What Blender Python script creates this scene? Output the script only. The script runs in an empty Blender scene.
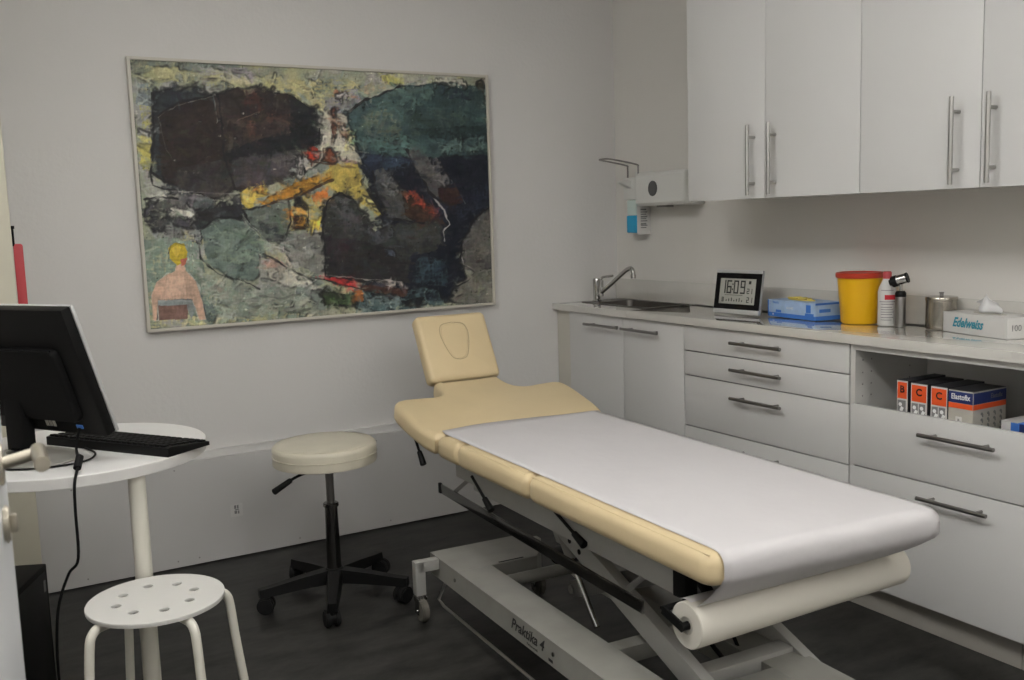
import bpy, bmesh, math, random
import numpy as np
from mathutils import Vector, Matrix, noise
C = bpy.context.scene.collection
SC = bpy.context.scene
random.seed(4)
PI = math.pi
# ------------------------------------------------------------------ camera
FPX, YAW, PITCH, ROLL = 974.9, 30.02, 7.008, -1.816
CAM = Vector((-2.8057, -3.8181, 1.288))
cd = bpy.data.cameras.new('camera'); cam = bpy.data.objects.new('camera', cd); C.objects.link(cam)
cd.sensor_width = 36; cd.lens = FPX / 1024 * 36; cd.clip_start = .05
_y, _p, _r = map(math.radians, (YAW, PITCH, ROLL))
fwd = Vector((math.sin(_y) * math.cos(_p), math.cos(_y) * math.cos(_p), -math.sin(_p)))
rgt = Vector((math.cos(_y), -math.sin(_y), 0)); up = rgt.cross(fwd)
r2 = rgt * math.cos(_r) + up * math.sin(_r); u2 = -rgt * math.sin(_r) + up * math.cos(_r)
cam.matrix_world = Matrix(((r2.x, u2.x, -fwd.x, CAM.x), (r2.y, u2.y, -fwd.y, CAM.y), (r2.z, u2.z, -fwd.z, CAM.z), (0, 0, 0, 1)))
cd.dof.use_dof = True; cd.dof.focus_distance = 3.1; cd.dof.aperture_fstop = 9.0
SC.camera = cam
# ------------------------------------------------------------------ world, lights, exposure
w = bpy.data.worlds.new('world'); SC.world = w; w.use_nodes = True
w.node_tree.nodes['Background'].inputs[0].default_value = (.8, .85, 1, 1); w.node_tree.nodes['Background'].inputs[1].default_value = .05
CEIL = 2.62
LAMPS = [(-2.50, -2.0), (-2.10, -3.7), (-1.0, -4.6)]     # hanging tube lamps with opal covers, lit by their own surface
LAMP_L = 16.6
SC.view_settings.view_transform = 'Standard'; SC.view_settings.look = 'None'; SC.view_settings.gamma = 1
SC.view_settings.use_curve_mapping = False; SC.view_settings.exposure = 0
# ------------------------------------------------------------------ materials
K = .5    # light falling on an average surface relative to a white that would show as 1
def lin(c): c /= 255; return c / 12.92 if c <= .04045 else ((c + .055) / 1.055) ** 2.4
def ph(r, g, b, k=K): return tuple(min(.9, lin(v) / k) for v in (r, g, b))
def mat(name, col, rough=.5, metal=0, spec=.5, bump=0, bscale=200, var=0, vscale=8, coat=0, coatr=.08, emit=None, trans=0, ior=1.45, sheen=0):
    m = bpy.data.materials.new(name); m.use_nodes = True; nt = m.node_tree; b = nt.nodes['Principled BSDF']
    b.inputs['Base Color'].default_value = (*col, 1); b.inputs['Roughness'].default_value = rough; b.inputs['Metallic'].default_value = metal
    b.inputs['Specular IOR Level'].default_value = spec; b.inputs['Coat Weight'].default_value = coat; b.inputs['Coat Roughness'].default_value = coatr
    b.inputs['Transmission Weight'].default_value = trans; b.inputs['IOR'].default_value = ior
    if emit: b.inputs['Emission Color'].default_value = (*emit[:3], 1); b.inputs['Emission Strength'].default_value = emit[3]
    tc = nt.nodes.new('ShaderNodeTexCoord')
    if var:
        n = nt.nodes.new('ShaderNodeTexNoise'); n.inputs['Scale'].default_value = vscale; n.inputs['Detail'].default_value = 5
        nt.links.new(tc.outputs['Object'], n.inputs['Vector'])
        mp = nt.nodes.new('ShaderNodeMapRange'); mp.inputs['From Min'].default_value = .3; mp.inputs['From Max'].default_value = .7
        mp.inputs['To Min'].default_value = 1 - var; mp.inputs['To Max'].default_value = 1 + var
        nt.links.new(n.outputs['Fac'], mp.inputs['Value'])
        mx = nt.nodes.new('ShaderNodeVectorMath'); mx.operation = 'SCALE'; mx.inputs[0].default_value = col
        nt.links.new(mp.outputs[0], mx.inputs['Scale']); nt.links.new(mx.outputs[0], b.inputs['Base Color'])
    if bump:
        n = nt.nodes.new('ShaderNodeTexNoise'); n.inputs['Scale'].default_value = bscale; n.inputs['Detail'].default_value = 3
        nt.links.new(tc.outputs['Object'], n.inputs['Vector'])
        bp = nt.nodes.new('ShaderNodeBump'); bp.inputs['Strength'].default_value = bump; bp.inputs['Distance'].default_value = .01
        nt.links.new(n.outputs['Fac'], bp.inputs['Height']); nt.links.new(bp.outputs[0], b.inputs['Normal'])
    return m
M = {}
M['wall'] = mat('painted_plaster', (.70, .685, .665), .75, bump=.12, bscale=60, spec=.3)
M['wall_r'] = mat('painted_kitchen_wall', (.69, .67, .63), .7, spec=.3, bump=.03, bscale=60)
M['ceil'] = mat('ceiling_white', (.8, .8, .78), .8)
M['gloss'] = mat('white_gloss_front', (.635, .63, .615), .17, spec=.5, var=.01, vscale=3)
M['carcass'] = mat('white_melamine', (.60, .59, .56), .45, var=.01)
M['cream_strip'] = mat('cream_filler', (.58, .555, .49), .4)
M['plinth'] = mat('beige_plinth', (.38, .36, .32), .45)
M['counter'] = mat('pale_worktop', (.62, .605, .56), .06, spec=.8, var=.015, vscale=30, coat=1, coatr=.015)
M['panel'] = mat('grey_white_board', (.56, .55, .535), .4, var=.02, vscale=3)
M['ledge'] = mat('white_board', (.66, .65, .63), .5)
M['floor'] = None
M['steel'] = mat('brushed_steel', (.42, .41, .39), .32, 1, var=.05, vscale=40)
M['steel_dark'] = mat('dark_steel', (.30, .29, .28), .3, 1)
M['sink_steel'] = mat('sink_steel', (.17, .16, .145), .38, 1)
M['chrome'] = mat('chrome', (.46, .455, .44), .12, 1)
M['tin'] = mat('polished_steel', (.42, .39, .34), .2, 1, var=.05, vscale=60)
M['vinyl'] = mat('cream_vinyl', (.69, .555, .335), .42, spec=.4, bump=.05, bscale=300, var=.03, vscale=6)
M['vinyl_w'] = mat('off_white_vinyl', (.60, .56, .45), .38, spec=.5, var=.05, vscale=12, bump=.05, bscale=40)
M['seam'] = mat('brown_seam', (.46, .36, .22), .6)
M['paper'] = mat('white_tissue_paper', (.62, .60, .605), .85, spec=.1, bump=.30, bscale=9, var=.01)
M['tissue'] = mat('white_tissue', (.80, .80, .80), .9)
M['paper_roll'] = mat('paper_roll_side', (.64, .61, .54), .8, spec=.1)
M['grey_paint'] = mat('grey_enamel', (.29, .285, .255), .36, spec=.5, var=.10, vscale=9)
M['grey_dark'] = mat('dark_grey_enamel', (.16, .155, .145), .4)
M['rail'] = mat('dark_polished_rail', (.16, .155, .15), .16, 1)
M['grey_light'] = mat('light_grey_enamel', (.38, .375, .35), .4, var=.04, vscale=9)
M['black'] = mat('black_plastic', (.006, .006, .006), .42, spec=.2)
M['black_m'] = mat('matt_black_plastic', (.007, .007, .007), .6, spec=.15)
M['black_g'] = mat('glossy_black', (.006, .006, .007), .2, spec=.3)
M['rubber'] = mat('dark_rubber', (.012, .012, .012), .7, spec=.2)
M['wheel_grey'] = mat('grey_rubber_wheel', (.13, .12, .10), .6)
M['white_paint'] = mat('white_lacquer', (.63, .62, .585), .35)
M['table_white'] = mat('white_laminate', (.74, .73, .71), .3, var=.01)
M['table_edge'] = mat('white_edge_band', (.62, .61, .59), .4)
M['leg_cream'] = mat('cream_lacquer', (.66, .64, .56), .4)
M['cream'] = mat('cream_board', (.60, .57, .46), .5)
M['red'] = mat('red_plastic', (.50, .06, .07), .4)
M['yellow'] = mat('yellow_plastic', (.80, .44, .006), .35)
M['red_lid'] = mat('red_lid_plastic', (.50, .045, .02), .35)
M['blue'] = mat('blue_card', (.06, .20, .62), .5)
M['navy'] = mat('navy_card', (.02, .035, .15), .5)
M['pale_blue'] = mat('pale_blue_card', (.38, .52, .74), .5, var=.1, vscale=30)
M['white_card'] = mat('white_card', (.60, .59, .57), .5)
M['grey_card'] = mat('grey_beige_card', (.42, .40, .35), .5)
M['orange'] = mat('orange_card', (.80, .10, .02), .5)
M['dark_card'] = mat('dark_card', (.03, .03, .035), .5)
M['teal'] = mat('teal_ink', (.03, .27, .36), .5)
M['ink'] = mat('black_ink', (.01, .01, .01), .5)
M['grey_ink'] = mat('grey_ink', (.2, .2, .2), .5)
M['white_ink'] = mat('white_ink', (.75, .75, .75), .5)
M['red_ink'] = mat('red_ink', (.55, .02, .03), .5)
M['yellow_tissue'] = mat('yellow_card', (.65, .52, .12), .6)
M['lcd'] = mat('grey_lcd', (.40, .40, .36), .2)
M['case_grey'] = mat('grey_plastic_case', (.30, .30, .30), .4)
M['silver'] = mat('silver_plastic', (.62, .62, .62), .3, .4)
M['white_plastic'] = mat('white_plastic', (.66, .66, .63), .35)
M['clear'] = mat('clear_bottle', (.55, .66, .62), .2)
M['blue_liquid'] = mat('blue_liquid', (.02, .34, .60), .15)
M['window_grey'] = mat('smoked_window', (.10, .10, .10), .15)
M['tape'] = mat('blue_tape', (.05, .2, .5), .5)
M['door'] = mat('door_white', (.60, .61, .62), .4)
M['lamp'] = mat('lamp_diffuser', (.8, .8, .8), .5, emit=(1, .985, .965, LAMP_L))
M['frame_wood'] = mat('pale_frame', (.60, .57, .50), .5)
M['nickel'] = mat('satin_nickel', (.50, .46, .38), .35, 1)
# linoleum floor
m = mat('linoleum', (.03, .03, .03), .42, spec=.35); nt = m.node_tree; b = nt.nodes['Principled BSDF']; M['floor'] = m
tc = nt.nodes.new('ShaderNodeTexCoord'); mp = nt.nodes.new('ShaderNodeMapping'); mp.inputs['Scale'].default_value = (1.0, 2.2, 1)
n1 = nt.nodes.new('ShaderNodeTexNoise'); n1.inputs['Scale'].default_value = 5; n1.inputs['Detail'].default_value = 9; n1.inputs['Roughness'].default_value = .72
nt.links.new(tc.outputs['Object'], mp.inputs[0]); nt.links.new(mp.outputs[0], n1.inputs['Vector'])
cr = nt.nodes.new('ShaderNodeValToRGB'); cr.color_ramp.elements[0].position = .34; cr.color_ramp.elements[0].color = (.009, .0088, .0082, 1)
cr.color_ramp.elements[1].position = .68; cr.color_ramp.elements[1].color = (.052, .050, .046, 1)
nt.links.new(n1.outputs['Fac'], cr.inputs[0]); nt.links.new(cr.outputs[0], b.inputs['Base Color'])
# ------------------------------------------------------------------ mesh helpers
class MB:
    def __init__(s): s.b = bmesh.new()
    def _merge(s, t, mtx=None):
        if mtx is not None: bmesh.ops.transform(t, matrix=mtx, verts=t.verts)
        me = bpy.data.meshes.new('tmp'); t.to_mesh(me); t.free(); s.b.from_mesh(me); bpy.data.meshes.remove(me); return s
    def box(s, c, d, bev=0, rot=None, seg=2):
        t = bmesh.new(); bmesh.ops.create_cube(t, size=1); bmesh.ops.scale(t, vec=d, verts=t.verts)
        if bev: bmesh.ops.bevel(t, geom=list(t.edges), offset=min(bev, min(d) * .48), segments=seg, affect='EDGES', profile=.6)
        m = Matrix.Translation(c)
        if rot is not None: m = m @ (rot if isinstance(rot, Matrix) else Matrix.Rotation(rot, 4, 'Z'))
        return s._merge(t, m)
    def span(s, a, b, bev=0):   # box from corner a to corner b
        a, b = Vector(a), Vector(b); return s.box((a + b) / 2, [abs(v) for v in (b - a)], bev)
    def cyl(s, a, b, r, r1=None, n=24, bev=0):
        a, b = Vector(a), Vector(b); L = (b - a).length; t = bmesh.new()
        bmesh.ops.create_cone(t, cap_ends=True, segments=n, radius1=r, radius2=r if r1 is None else r1, depth=L)
        if bev:
            e = [e for e in t.edges if abs(e.verts[0].co.z - e.verts[1].co.z) < 1e-6]
            bmesh.ops.bevel(t, geom=e, offset=bev, segments=2, affect='EDGES')
        q = (b - a).to_track_quat('Z', 'Y').to_matrix().to_4x4()
        return s._merge(t, Matrix.Translation((a + b) / 2) @ q)
    def bar(s, a, b, wd, ht, bev=0, upv=(0, 0, 1)):   # rectangular bar from a to b
        a, b = Vector(a), Vector(b); d = (b - a); L = d.length; z = d.normalized(); x = Vector(upv).cross(z).normalized(); y = z.cross(x)
        R = Matrix((x, y, z)).transposed().to_4x4(); return s.box((a + b) / 2, (wd, ht, L), bev, R)
    def tube(s, pts, r, n=10, smooth=True, radii=None):
        P = [Vector(p) for p in pts]
        if smooth and len(P) > 2:
            Q = []
            for i in range(len(P) - 1):
                p0, p1, p2, p3 = P[max(i - 1, 0)], P[i], P[i + 1], P[min(i + 2, len(P) - 1)]
                for k in range(6):
                    t = k / 6; Q.append(.5 * ((2 * p1) + (p2 - p0) * t + (2 * p0 - 5 * p1 + 4 * p2 - p3) * t * t + (3 * p1 - p0 - 3 * p2 + p3) * t ** 3))
            Q.append(P[-1])
        else: Q = P
        t = bmesh.new(); rings = []; prev = None
        for i, p in enumerate(Q):
            d = (Q[min(i + 1, len(Q) - 1)] - Q[max(i - 1, 0)]).normalized()
            if prev is None: x = d.orthogonal().normalized()
            else: x = (prev - d * prev.dot(d)).normalized()
            prev = x; y = d.cross(x); rr = r if radii is None else radii[0] + (radii[1] - radii[0]) * i / (len(Q) - 1)
            rings.append([t.verts.new(p + (x * math.cos(2 * PI * k / n) + y * math.sin(2 * PI * k / n)) * rr) for k in range(n)])
        for A, B in zip(rings, rings[1:]):
            for k in range(n): t.faces.new((A[k], A[(k + 1) % n], B[(k + 1) % n], B[k]))
        t.faces.new(rings[0][::-1]); t.faces.new(rings[-1]); return s._merge(t)
    def lathe(s, prof, c=(0, 0, 0), n=40, mtx=None):   # prof: list of (r, z)
        t = bmesh.new(); R = []
        for r, z in prof:
            R.append([t.verts.new((0, 0, z))] if r < 1e-6 else [t.verts.new((r * math.cos(2 * PI * k / n), r * math.sin(2 * PI * k / n), z)) for k in range(n)])
        for A, B in zip(R, R[1:]):
            for k in range(n):
                a, a2, b_, b2 = A[k % len(A)], A[(k + 1) % len(A)], B[k % len(B)], B[(k + 1) % len(B)]
                f = [a, a2, b2, b_]; f = [v for i, v in enumerate(f) if v not in f[:i]]
                if len(f) > 2: t.faces.new(f)
        bmesh.ops.recalc_face_normals(t, faces=t.faces)
        return s._merge(t, Matrix.Translation(c) @ (mtx or Matrix()))
    def prism(s, pts, z0, z1, bev=0, mtx=None, seg=4, cap=True):
        t = bmesh.new(); n = len(pts)
        A = [t.verts.new((x, y, z0)) for x, y in pts]; B = [t.verts.new((x, y, z1)) for x, y in pts]
        t.faces.new(A[::-1]); t.faces.new(B)
        for k in range(n): t.faces.new((A[k], A[(k + 1) % n], B[(k + 1) % n], B[k]))
        bmesh.ops.recalc_face_normals(t, faces=t.faces)
        if bev:
            e = [e for e in t.edges if abs(e.verts[0].co.z - e.verts[1].co.z) < 1e-6]
            bmesh.ops.bevel(t, geom=e, offset=bev, segments=seg, affect='EDGES', profile=.5)
        return s._merge(t, mtx)
    def grid(s, rows):
        V = [[s.b.verts.new(p) for p in r] for r in rows]
        for A, B in zip(V, V[1:]):
            for k in range(len(A) - 1): s.b.faces.new((A[k], A[k + 1], B[k + 1], B[k]))
        return s
    def build(s, name, m, parent=None, world=False, smooth=35):
        me = bpy.data.meshes.new(name)
        if world and parent is not None: bmesh.ops.transform(s.b, matrix=MW[parent].inverted(), verts=s.b.verts)
        for f in s.b.faces: f.smooth = True
        for e in s.b.edges:
            if len(e.link_faces) == 2 and e.calc_face_angle(0) > math.radians(smooth): e.smooth = False
        s.b.to_mesh(me); s.b.free(); o = bpy.data.objects.new(name, me); C.objects.link(o); me.materials.append(m)
        if parent is not None: o.parent = parent; MW[o] = MW[parent].copy()
        else: MW[o] = Matrix()
        return o
MW = {}
def rrect(x0, y0, x1, y1, r, n=6):
    P = []
    for cx, cy, a in ((x1 - r, y1 - r, 0), (x0 + r, y1 - r, 90), (x0 + r, y0 + r, 180), (x1 - r, y0 + r, 270)):
        for k in range(n + 1):
            t = math.radians(a + 90 * k / n); P.append((cx + r * math.cos(t), cy + r * math.sin(t)))
    return P
def tag(o, label=None, cat=None, group=None, kind=None):
    if label: o['label'] = label
    if cat: o['category'] = cat
    if group: o['group'] = group
    if kind: o['kind'] = kind
    return o
def thing(name, label, cat, loc=(0, 0, 0), rz=0, group=None):
    o = bpy.data.objects.new(name, None); C.objects.link(o); o.location = loc; o.rotation_euler = (0, 0, rz); o.empty_display_size = .05
    MW[o] = Matrix.Translation(loc) @ Matrix.Rotation(rz, 4, 'Z'); return tag(o, label, cat, group)
def copy_tree(o, parent=None):
    c = o.copy(); C.objects.link(c)
    if parent is not None: c.parent = parent
    for ch in list(o.children): copy_tree(ch, c)
    return c
FX = Matrix(((0, 0, -1, 0), (-1, 0, 0, 0), (0, 1, 0, 0), (0, 0, 0, 1)))   # lettering on a face that looks to -x
FY = Matrix(((1, 0, 0, 0), (0, 0, -1, 0), (0, 1, 0, 0), (0, 0, 0, 1)))    # lettering on a face that looks to -y
def words(name, s, size, mtx, m, parent, align='CENTER', shear=0, spacing=1, world=True, sx=1, ext=.0002, off=0):
    cu = bpy.data.curves.new('t', 'FONT'); cu.body = s; cu.size = size; cu.align_x = align; cu.align_y = 'CENTER'; cu.extrude = ext; cu.shear = shear
    cu.space_character = spacing; cu.resolution_u = 3; cu.offset = off
    t = bpy.data.objects.new('t', cu); C.objects.link(t); dg = bpy.context.evaluated_depsgraph_get(); dg.update()
    me = bpy.data.meshes.new_from_object(t.evaluated_get(dg)); bpy.data.objects.remove(t); me.name = name
    mm = mtx @ Matrix.Diagonal((sx, 1, 1, 1)); me.transform((MW[parent].inverted() @ mm) if world else mm); me.materials.clear(); me.materials.append(m)
    o = bpy.data.objects.new(name, me); C.objects.link(o); o.parent = parent; MW[o] = MW[parent].copy(); return o
def struct(name, mb, m, parent=None): return tag(mb.build(name, m, parent), kind='structure')
T = Matrix.Translation
# ------------------------------------------------------------------ room shell
XL, YF = -3.7, -5.4
struct('floor', MB().span((XL, YF, -.05), (.1, .1, 0)), M['floor'])
struct('ceiling', MB().span((XL, YF, CEIL), (.1, .1, CEIL + .05)), M['ceil'])
struct('wall_back', MB().span((XL, 0, 0), (.1, .1, CEIL)), M['wall'])
struct('wall_right', MB().span((0, YF, 0), (.1, 0, CEIL)), M['wall_r'])
struct('wall_left', MB().span((XL - .1, YF, 0), (XL, .1, CEIL)), M['wall'])
struct('wall_front', MB().span((XL, YF - .1, 0), (.1, YF, CEIL)), M['wall'])
struct('wall_door_side', MB().span((XL, -3.66, 0), (-2.90, -3.54, CEIL)), M['wall'])
# low boxed-in board along the back wall
bp_ = struct('trim_1', MB().span((XL, -.04, 0.006), (-.362, 0, .412)), M['panel'])
t = MB().span((XL, -.022, .412), (-.362, 0, .440)).build('cap_strip', M['ledge'], bp_)
for x, z in ((-2.12, .385), (-2.48, .37), (-2.05, .03), (-1.62, .385), (-1.30, .385), (-2.45, .03), (-1.25, .03), (-1.65, .03), (-2.13, .03)): MB().cyl((x, -.039, z), (x, -.0418, z), .003, n=10).build('screw', M['steel_dark'], bp_)
tt = thing('wall_sticker', 'tiny white printed sticker low on the grey board behind the wheeled stool', 'sticker', (-1.897, -.04, .19))
MB().span((-1.921, -.0425, .166), (-1.873, -.0402, .217), .0008).build('plate', M['white_card'], tt, True)
mb = MB()
for i, (dx, z, ww, hh) in enumerate(((0, .205, .008, .014), (.010, .205, .006, .014), (.001, .184, .010, .012), (.012, .183, .006, .012), (.006, .194, .016, .004))): mb.box((-1.902 + dx, -.0428, z), (ww, .0006, hh))
mb.build('print', M['grey_ink'], tt, True)
# ------------------------------------------------------------------ painting
pl, pr, pb, pt = -2.175, -.6965, .9163, 1.9146
pic = thing('painting', 'large abstract coastal oil painting in a thin pale frame on the back wall', 'painting', (pl, -.002, pb))
mb = MB(); fw = .011; fd = .036
mb.span((pl, -fd, pb), (pl + fw, -.002, pt), .002); mb.span((pr - fw, -fd, pb), (pr, -.002, pt), .002)
mb.span((pl + fw, -fd, pb), (pr - fw, -.002, pb + fw), .002); mb.span((pl + fw, -fd, pt - fw), (pr - fw, -.002, pt), .002)
mb.build('frame', M['frame_wood'], pic, True)
def paint():
    # outlines read off a 877 x 680 enlargement, carried to the canvas by the homography of its corners
    src = [(42, 44), (829, 78), (840, 575), (92, 635)]; dst = [(0, 1), (1, 1), (1, 0), (0, 0)]
    A = []; bb = []
    for (x, y), (u, v) in zip(src, dst):
        A += [[x, y, 1, 0, 0, 0, -u * x, -u * y], [0, 0, 0, x, y, 1, -v * x, -v * y]]; bb += [u, v]
    h = np.linalg.solve(np.array(A, float), np.array(bb, float)); H = np.append(h, 1).reshape(3, 3); HI = np.linalg.inv(H)
    NX, NY = 620, 420
    U, V = np.meshgrid(np.linspace(0, 1, NX), np.linspace(0, 1, NY))
    q = HI @ np.stack([U.ravel(), V.ravel(), np.ones(U.size)]); X = (q[0] / q[2]).reshape(NY, NX); Y = (q[1] / q[2]).reshape(NY, NX)
    rng = np.random.default_rng(7)
    def vn(sx, sy=None):      # smooth value noise, cell sizes in enlargement pixels
        sy = sy or sx; gx = int(900 / sx) + 4; gy = int(700 / sy) + 4; g = rng.random((gy, gx))
        fx = X / sx + 1; fy = Y / sy + 1; ix = np.clip(fx.astype(int), 0, gx - 2); iy = np.clip(fy.astype(int), 0, gy - 2); a = np.clip(fx - ix, 0, 1); b2 = np.clip(fy - iy, 0, 1)
        a = a * a * (3 - 2 * a); b2 = b2 * b2 * (3 - 2 * b2)
        return ((g[iy, ix] * (1 - a) + g[iy, ix + 1] * a) * (1 - b2) + (g[iy + 1, ix] * (1 - a) + g[iy + 1, ix + 1] * a) * b2) - .5
    def fb(s): return vn(s) + .5 * vn(s / 2) + .3 * vn(s / 4)
    wx, wy = fb(40) * 9 + vn(7) * 3.5, fb(40) * 9 + vn(7) * 3.5
    img = np.zeros((NY, NX, 3)); img[:] = (128, 132, 112)
    def tint(col, f): img[:] = img * (1 - f[..., None]) + np.array(col, float) * f[..., None]
    for col, s, th in (((150, 152, 118), 60, .05), ((104, 116, 108), 50, .1), ((142, 140, 136), 45, .15), ((160, 156, 112), 40, .22)):
        tint(col, np.clip((fb(s) - th) * 5, 0, 1) * .9)
    def inside(pts, k):
        x, y = X + wx * k, Y + wy * k; r = np.zeros(X.shape, bool); n = len(pts)
        for i in range(n):
            (x1, y1), (x2, y2) = pts[i], pts[(i + 1) % n]
            if y1 == y2: continue
            c = ((y1 > y) != (y2 > y)) & (x < (x2 - x1) * (y - y1) / (y2 - y1) + x1); r ^= c
        return r
    def P(col, pts, v=.16, k=1.0, a=1.0, dry=0):
        m_ = inside(pts, k).astype(float) * a
        if dry: m_ *= np.clip(.5 + (vn(14, 4) + vn(4, 14) + .6 * vn(3)) * 1.7 + (.5 - dry) * .8, 0, 1)
        f = 1 + v * (fb(26) * 1.4 + vn(22, 4) * .9 + vn(4, 16) * .7)
        c = np.array(col, float)[None, None, :] * f[..., None] + (vn(14) * v * 40)[..., None] * np.array([1, .5, -.2])
        img[:] = img * (1 - m_[..., None]) + c * m_[..., None]
    LL = []
    def L(*a, **k): LL.append((a, k))
    def L2(col, pts, wd=2.2, a=.9, k=.6):
        x, y = X + wx * k, Y + wy * k; d = np.full(X.shape, 1e9)
        for (x1, y1), (x2, y2) in zip(pts, pts[1:]):
            t_ = np.clip(((x - x1) * (x2 - x1) + (y - y1) * (y2 - y1)) / ((x2 - x1) ** 2 + (y2 - y1) ** 2 + 1e-9), 0, 1)
            d = np.minimum(d, np.hypot(x - x1 - t_ * (x2 - x1), y - y1 - t_ * (y2 - y1)))
        f = np.clip((wd * (1 + vn(12) * 1.2) - d) / 1.2, 0, 1) * a * np.clip(.75 + vn(18) * 1.6, 0, 1); tint(col, f)
    # sky and sand
    P((108, 116, 100), [(40, 40), (200, 50), (190, 90), (80, 100), (45, 90)], dry=.3)
    P((166, 162, 112), [(76, 62), (150, 60), (152, 94), (78, 92)], .12); P((160, 156, 112), [(150, 68), (370, 82), (420, 110), (250, 108), (160, 92)], .14, dry=.25)
    P((168, 160, 108), [(330, 90), (520, 82), (560, 110), (470, 160), (360, 125)], .14, dry=.15); P((120, 116, 124), [(470, 130), (545, 105), (560, 140), (520, 200), (470, 190)], dry=.25)
    P((132, 128, 130), [(200, 55), (330, 62), (330, 84), (200, 80)], dry=.45); P((140, 136, 128), [(560, 66), (700, 72), (690, 100), (560, 100)], dry=.4)
    P((170, 162, 80), [(596, 78), (652, 76), (652, 94), (600, 98)], .12); P((160, 140, 110), [(560, 100), (616, 92), (600, 110), (560, 116)], dry=.3)
    P((166, 160, 84), [(66, 150), (92, 150), (90, 290), (72, 290)], .14, dry=.1); P((168, 158, 70), [(62, 232), (90, 228), (92, 274), (70, 276)], .14)
    P((108, 122, 126), [(60, 100), (108, 104), (98, 150), (62, 150)], dry=.2); P((180, 176, 168), [(58, 196), (92, 196), (92, 216), (60, 216)], dry=.2)
    P((150, 148, 138), [(70, 290), (130, 320), (240, 345), (200, 370), (80, 350)], dry=.1)
    # big dark rock
    P((38, 46, 52), [(96, 118), (150, 104), (205, 106), (215, 122), (238, 118), (250, 250), (120, 310), (92, 292)], .25, .8)
    P((40, 33, 31), [(232, 122), (280, 106), (325, 104), (395, 120), (440, 150), (462, 196), (460, 226), (420, 240), (430, 290), (300, 335), (240, 330)], .22, .8)
    P((36, 28, 25), [(108, 168), (150, 140), (225, 122), (240, 200), (275, 330), (230, 350), (118, 312), (108, 240)], .18, .7)
    P((44, 36, 34), [(232, 130), (380, 140), (400, 220), (260, 245), (240, 190)], .22, .7); P((56, 44, 42), [(250, 170), (385, 165), (400, 205), (262, 232)], .3, .7, dry=.2)
    P((60, 34, 30), [(290, 110), (325, 106), (335, 160), (300, 165)], .3, dry=.3); P((74, 46, 38), [(300, 170), (318, 170), (322, 212), (304, 214)], .3, dry=.5)
    P((74, 48, 42), [(345, 160), (395, 160), (395, 190), (350, 190)], .3, dry=.5); P((24, 27, 30), [(395, 130), (450, 150), (466, 215), (440, 228), (400, 215)], .25)
    P((26, 28, 32), [(335, 215), (415, 198), (420, 240), (330, 262), (250, 272), (252, 246)], .2); P((58, 54, 56), [(270, 262), (418, 240), (425, 285), (340, 322), (275, 325)], .22, .8)
    P((84, 78, 78), [(345, 262), (420, 250), (425, 275), (350, 288)], .2, dry=.3); P((46, 42, 42), [(150, 285), (250, 262), (272, 330), (250, 350), (150, 325)], .2, .7)
    P((66, 70, 74), [(112, 312), (150, 318), (210, 345), (240, 352), (240, 374), (140, 372)], .2, dry=.1); L((150, 146, 136), [(108, 172), (150, 146), (230, 124), (236, 178), (234, 182)], 1.3, .6)
    L((120, 116, 110), [(108, 172), (120, 235), (138, 268)], 1.2, .6); L((150, 146, 140), [(140, 332), (215, 336), (280, 340)], 1.6, .7); L((130, 100, 84), [(280, 178), (330, 160), (322, 172)], 1.2, .5)
    for x, y in ((232, 123), (200, 182), (144, 268), (241, 212), (252, 222), (275, 218), (292, 164), (320, 164), (240, 178)): P((170, 165, 155), [(x - 3, y - 2), (x + 3, y - 2), (x + 3, y + 2), (x - 3, y + 2)], .1, .2)
    # lower left: dark hollow, boulders
    P((46, 46, 48), [(76, 352), (140, 345), (250, 352), (300, 335), (300, 372), (230, 400), (190, 395), (150, 398), (100, 420), (80, 395)], .3, dry=.1)
    P((66, 64, 66), [(110, 395), (180, 392), (205, 410), (190, 450), (110, 430)], .25, dry=.3); P((100, 90, 92), [(110, 345), (220, 342), (215, 382), (150, 380)], .2, dry=.1)
    P((74, 78, 80), [(150, 350), (225, 346), (232, 378), (170, 384)], .2, dry=.25); P((190, 186, 170), [(128, 370), (160, 374), (190, 382), (186, 392), (150, 384)], .1, .5)
    P((34, 35, 38), [(190, 378), (250, 362), (310, 370), (300, 400), (240, 402), (205, 430), (190, 470)], .2); P((120, 122, 118), [(100, 420), (150, 405), (200, 420), (195, 470), (170, 450), (110, 450)], dry=.35)
    P((110, 128, 112), [(78, 440), (130, 430), (190, 450), (210, 520), (430, 600), (440, 612), (220, 625), (90, 600)], .16, dry=.05); P((138, 142, 126), [(180, 500), (260, 540), (440, 560), (420, 600), (240, 615)], .18, dry=.3)
    P((88, 106, 96), [(200, 420), (235, 392), (290, 390), (325, 430), (350, 485), (320, 525), (270, 525), (215, 490)], .16, .8); P((106, 122, 106), [(230, 420), (300, 410), (330, 460), (300, 500), (235, 480)], .2, dry=.3)
    L((24, 24, 26), [(196, 450), (200, 480), (240, 515), (300, 528), (330, 545)], 2.6); L((50, 54, 54), [(210, 415), (250, 392), (300, 395), (340, 440)], 2, .7); P((140, 150, 138), [(300, 395), (345, 430), (365, 470), (345, 470), (310, 430)], .15, dry=.25)
    P((86, 94, 86), [(290, 375), (340, 365), (390, 355), (400, 400), (385, 440), (340, 438), (310, 400)], .18, .8); P((60, 66, 66), [(320, 400), (380, 410), (385, 440), (350, 445)], .2, dry=.2)
    P((150, 148, 138), [(330, 470), (440, 530), (470, 548), (330, 535)], .14, .7); P((172, 168, 150), [(340, 490), (400, 500), (450, 540), (350, 530)], .12, dry=.3); L((30, 28, 30), [(340, 470), (430, 520), (560, 548)], 2.2)
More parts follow.
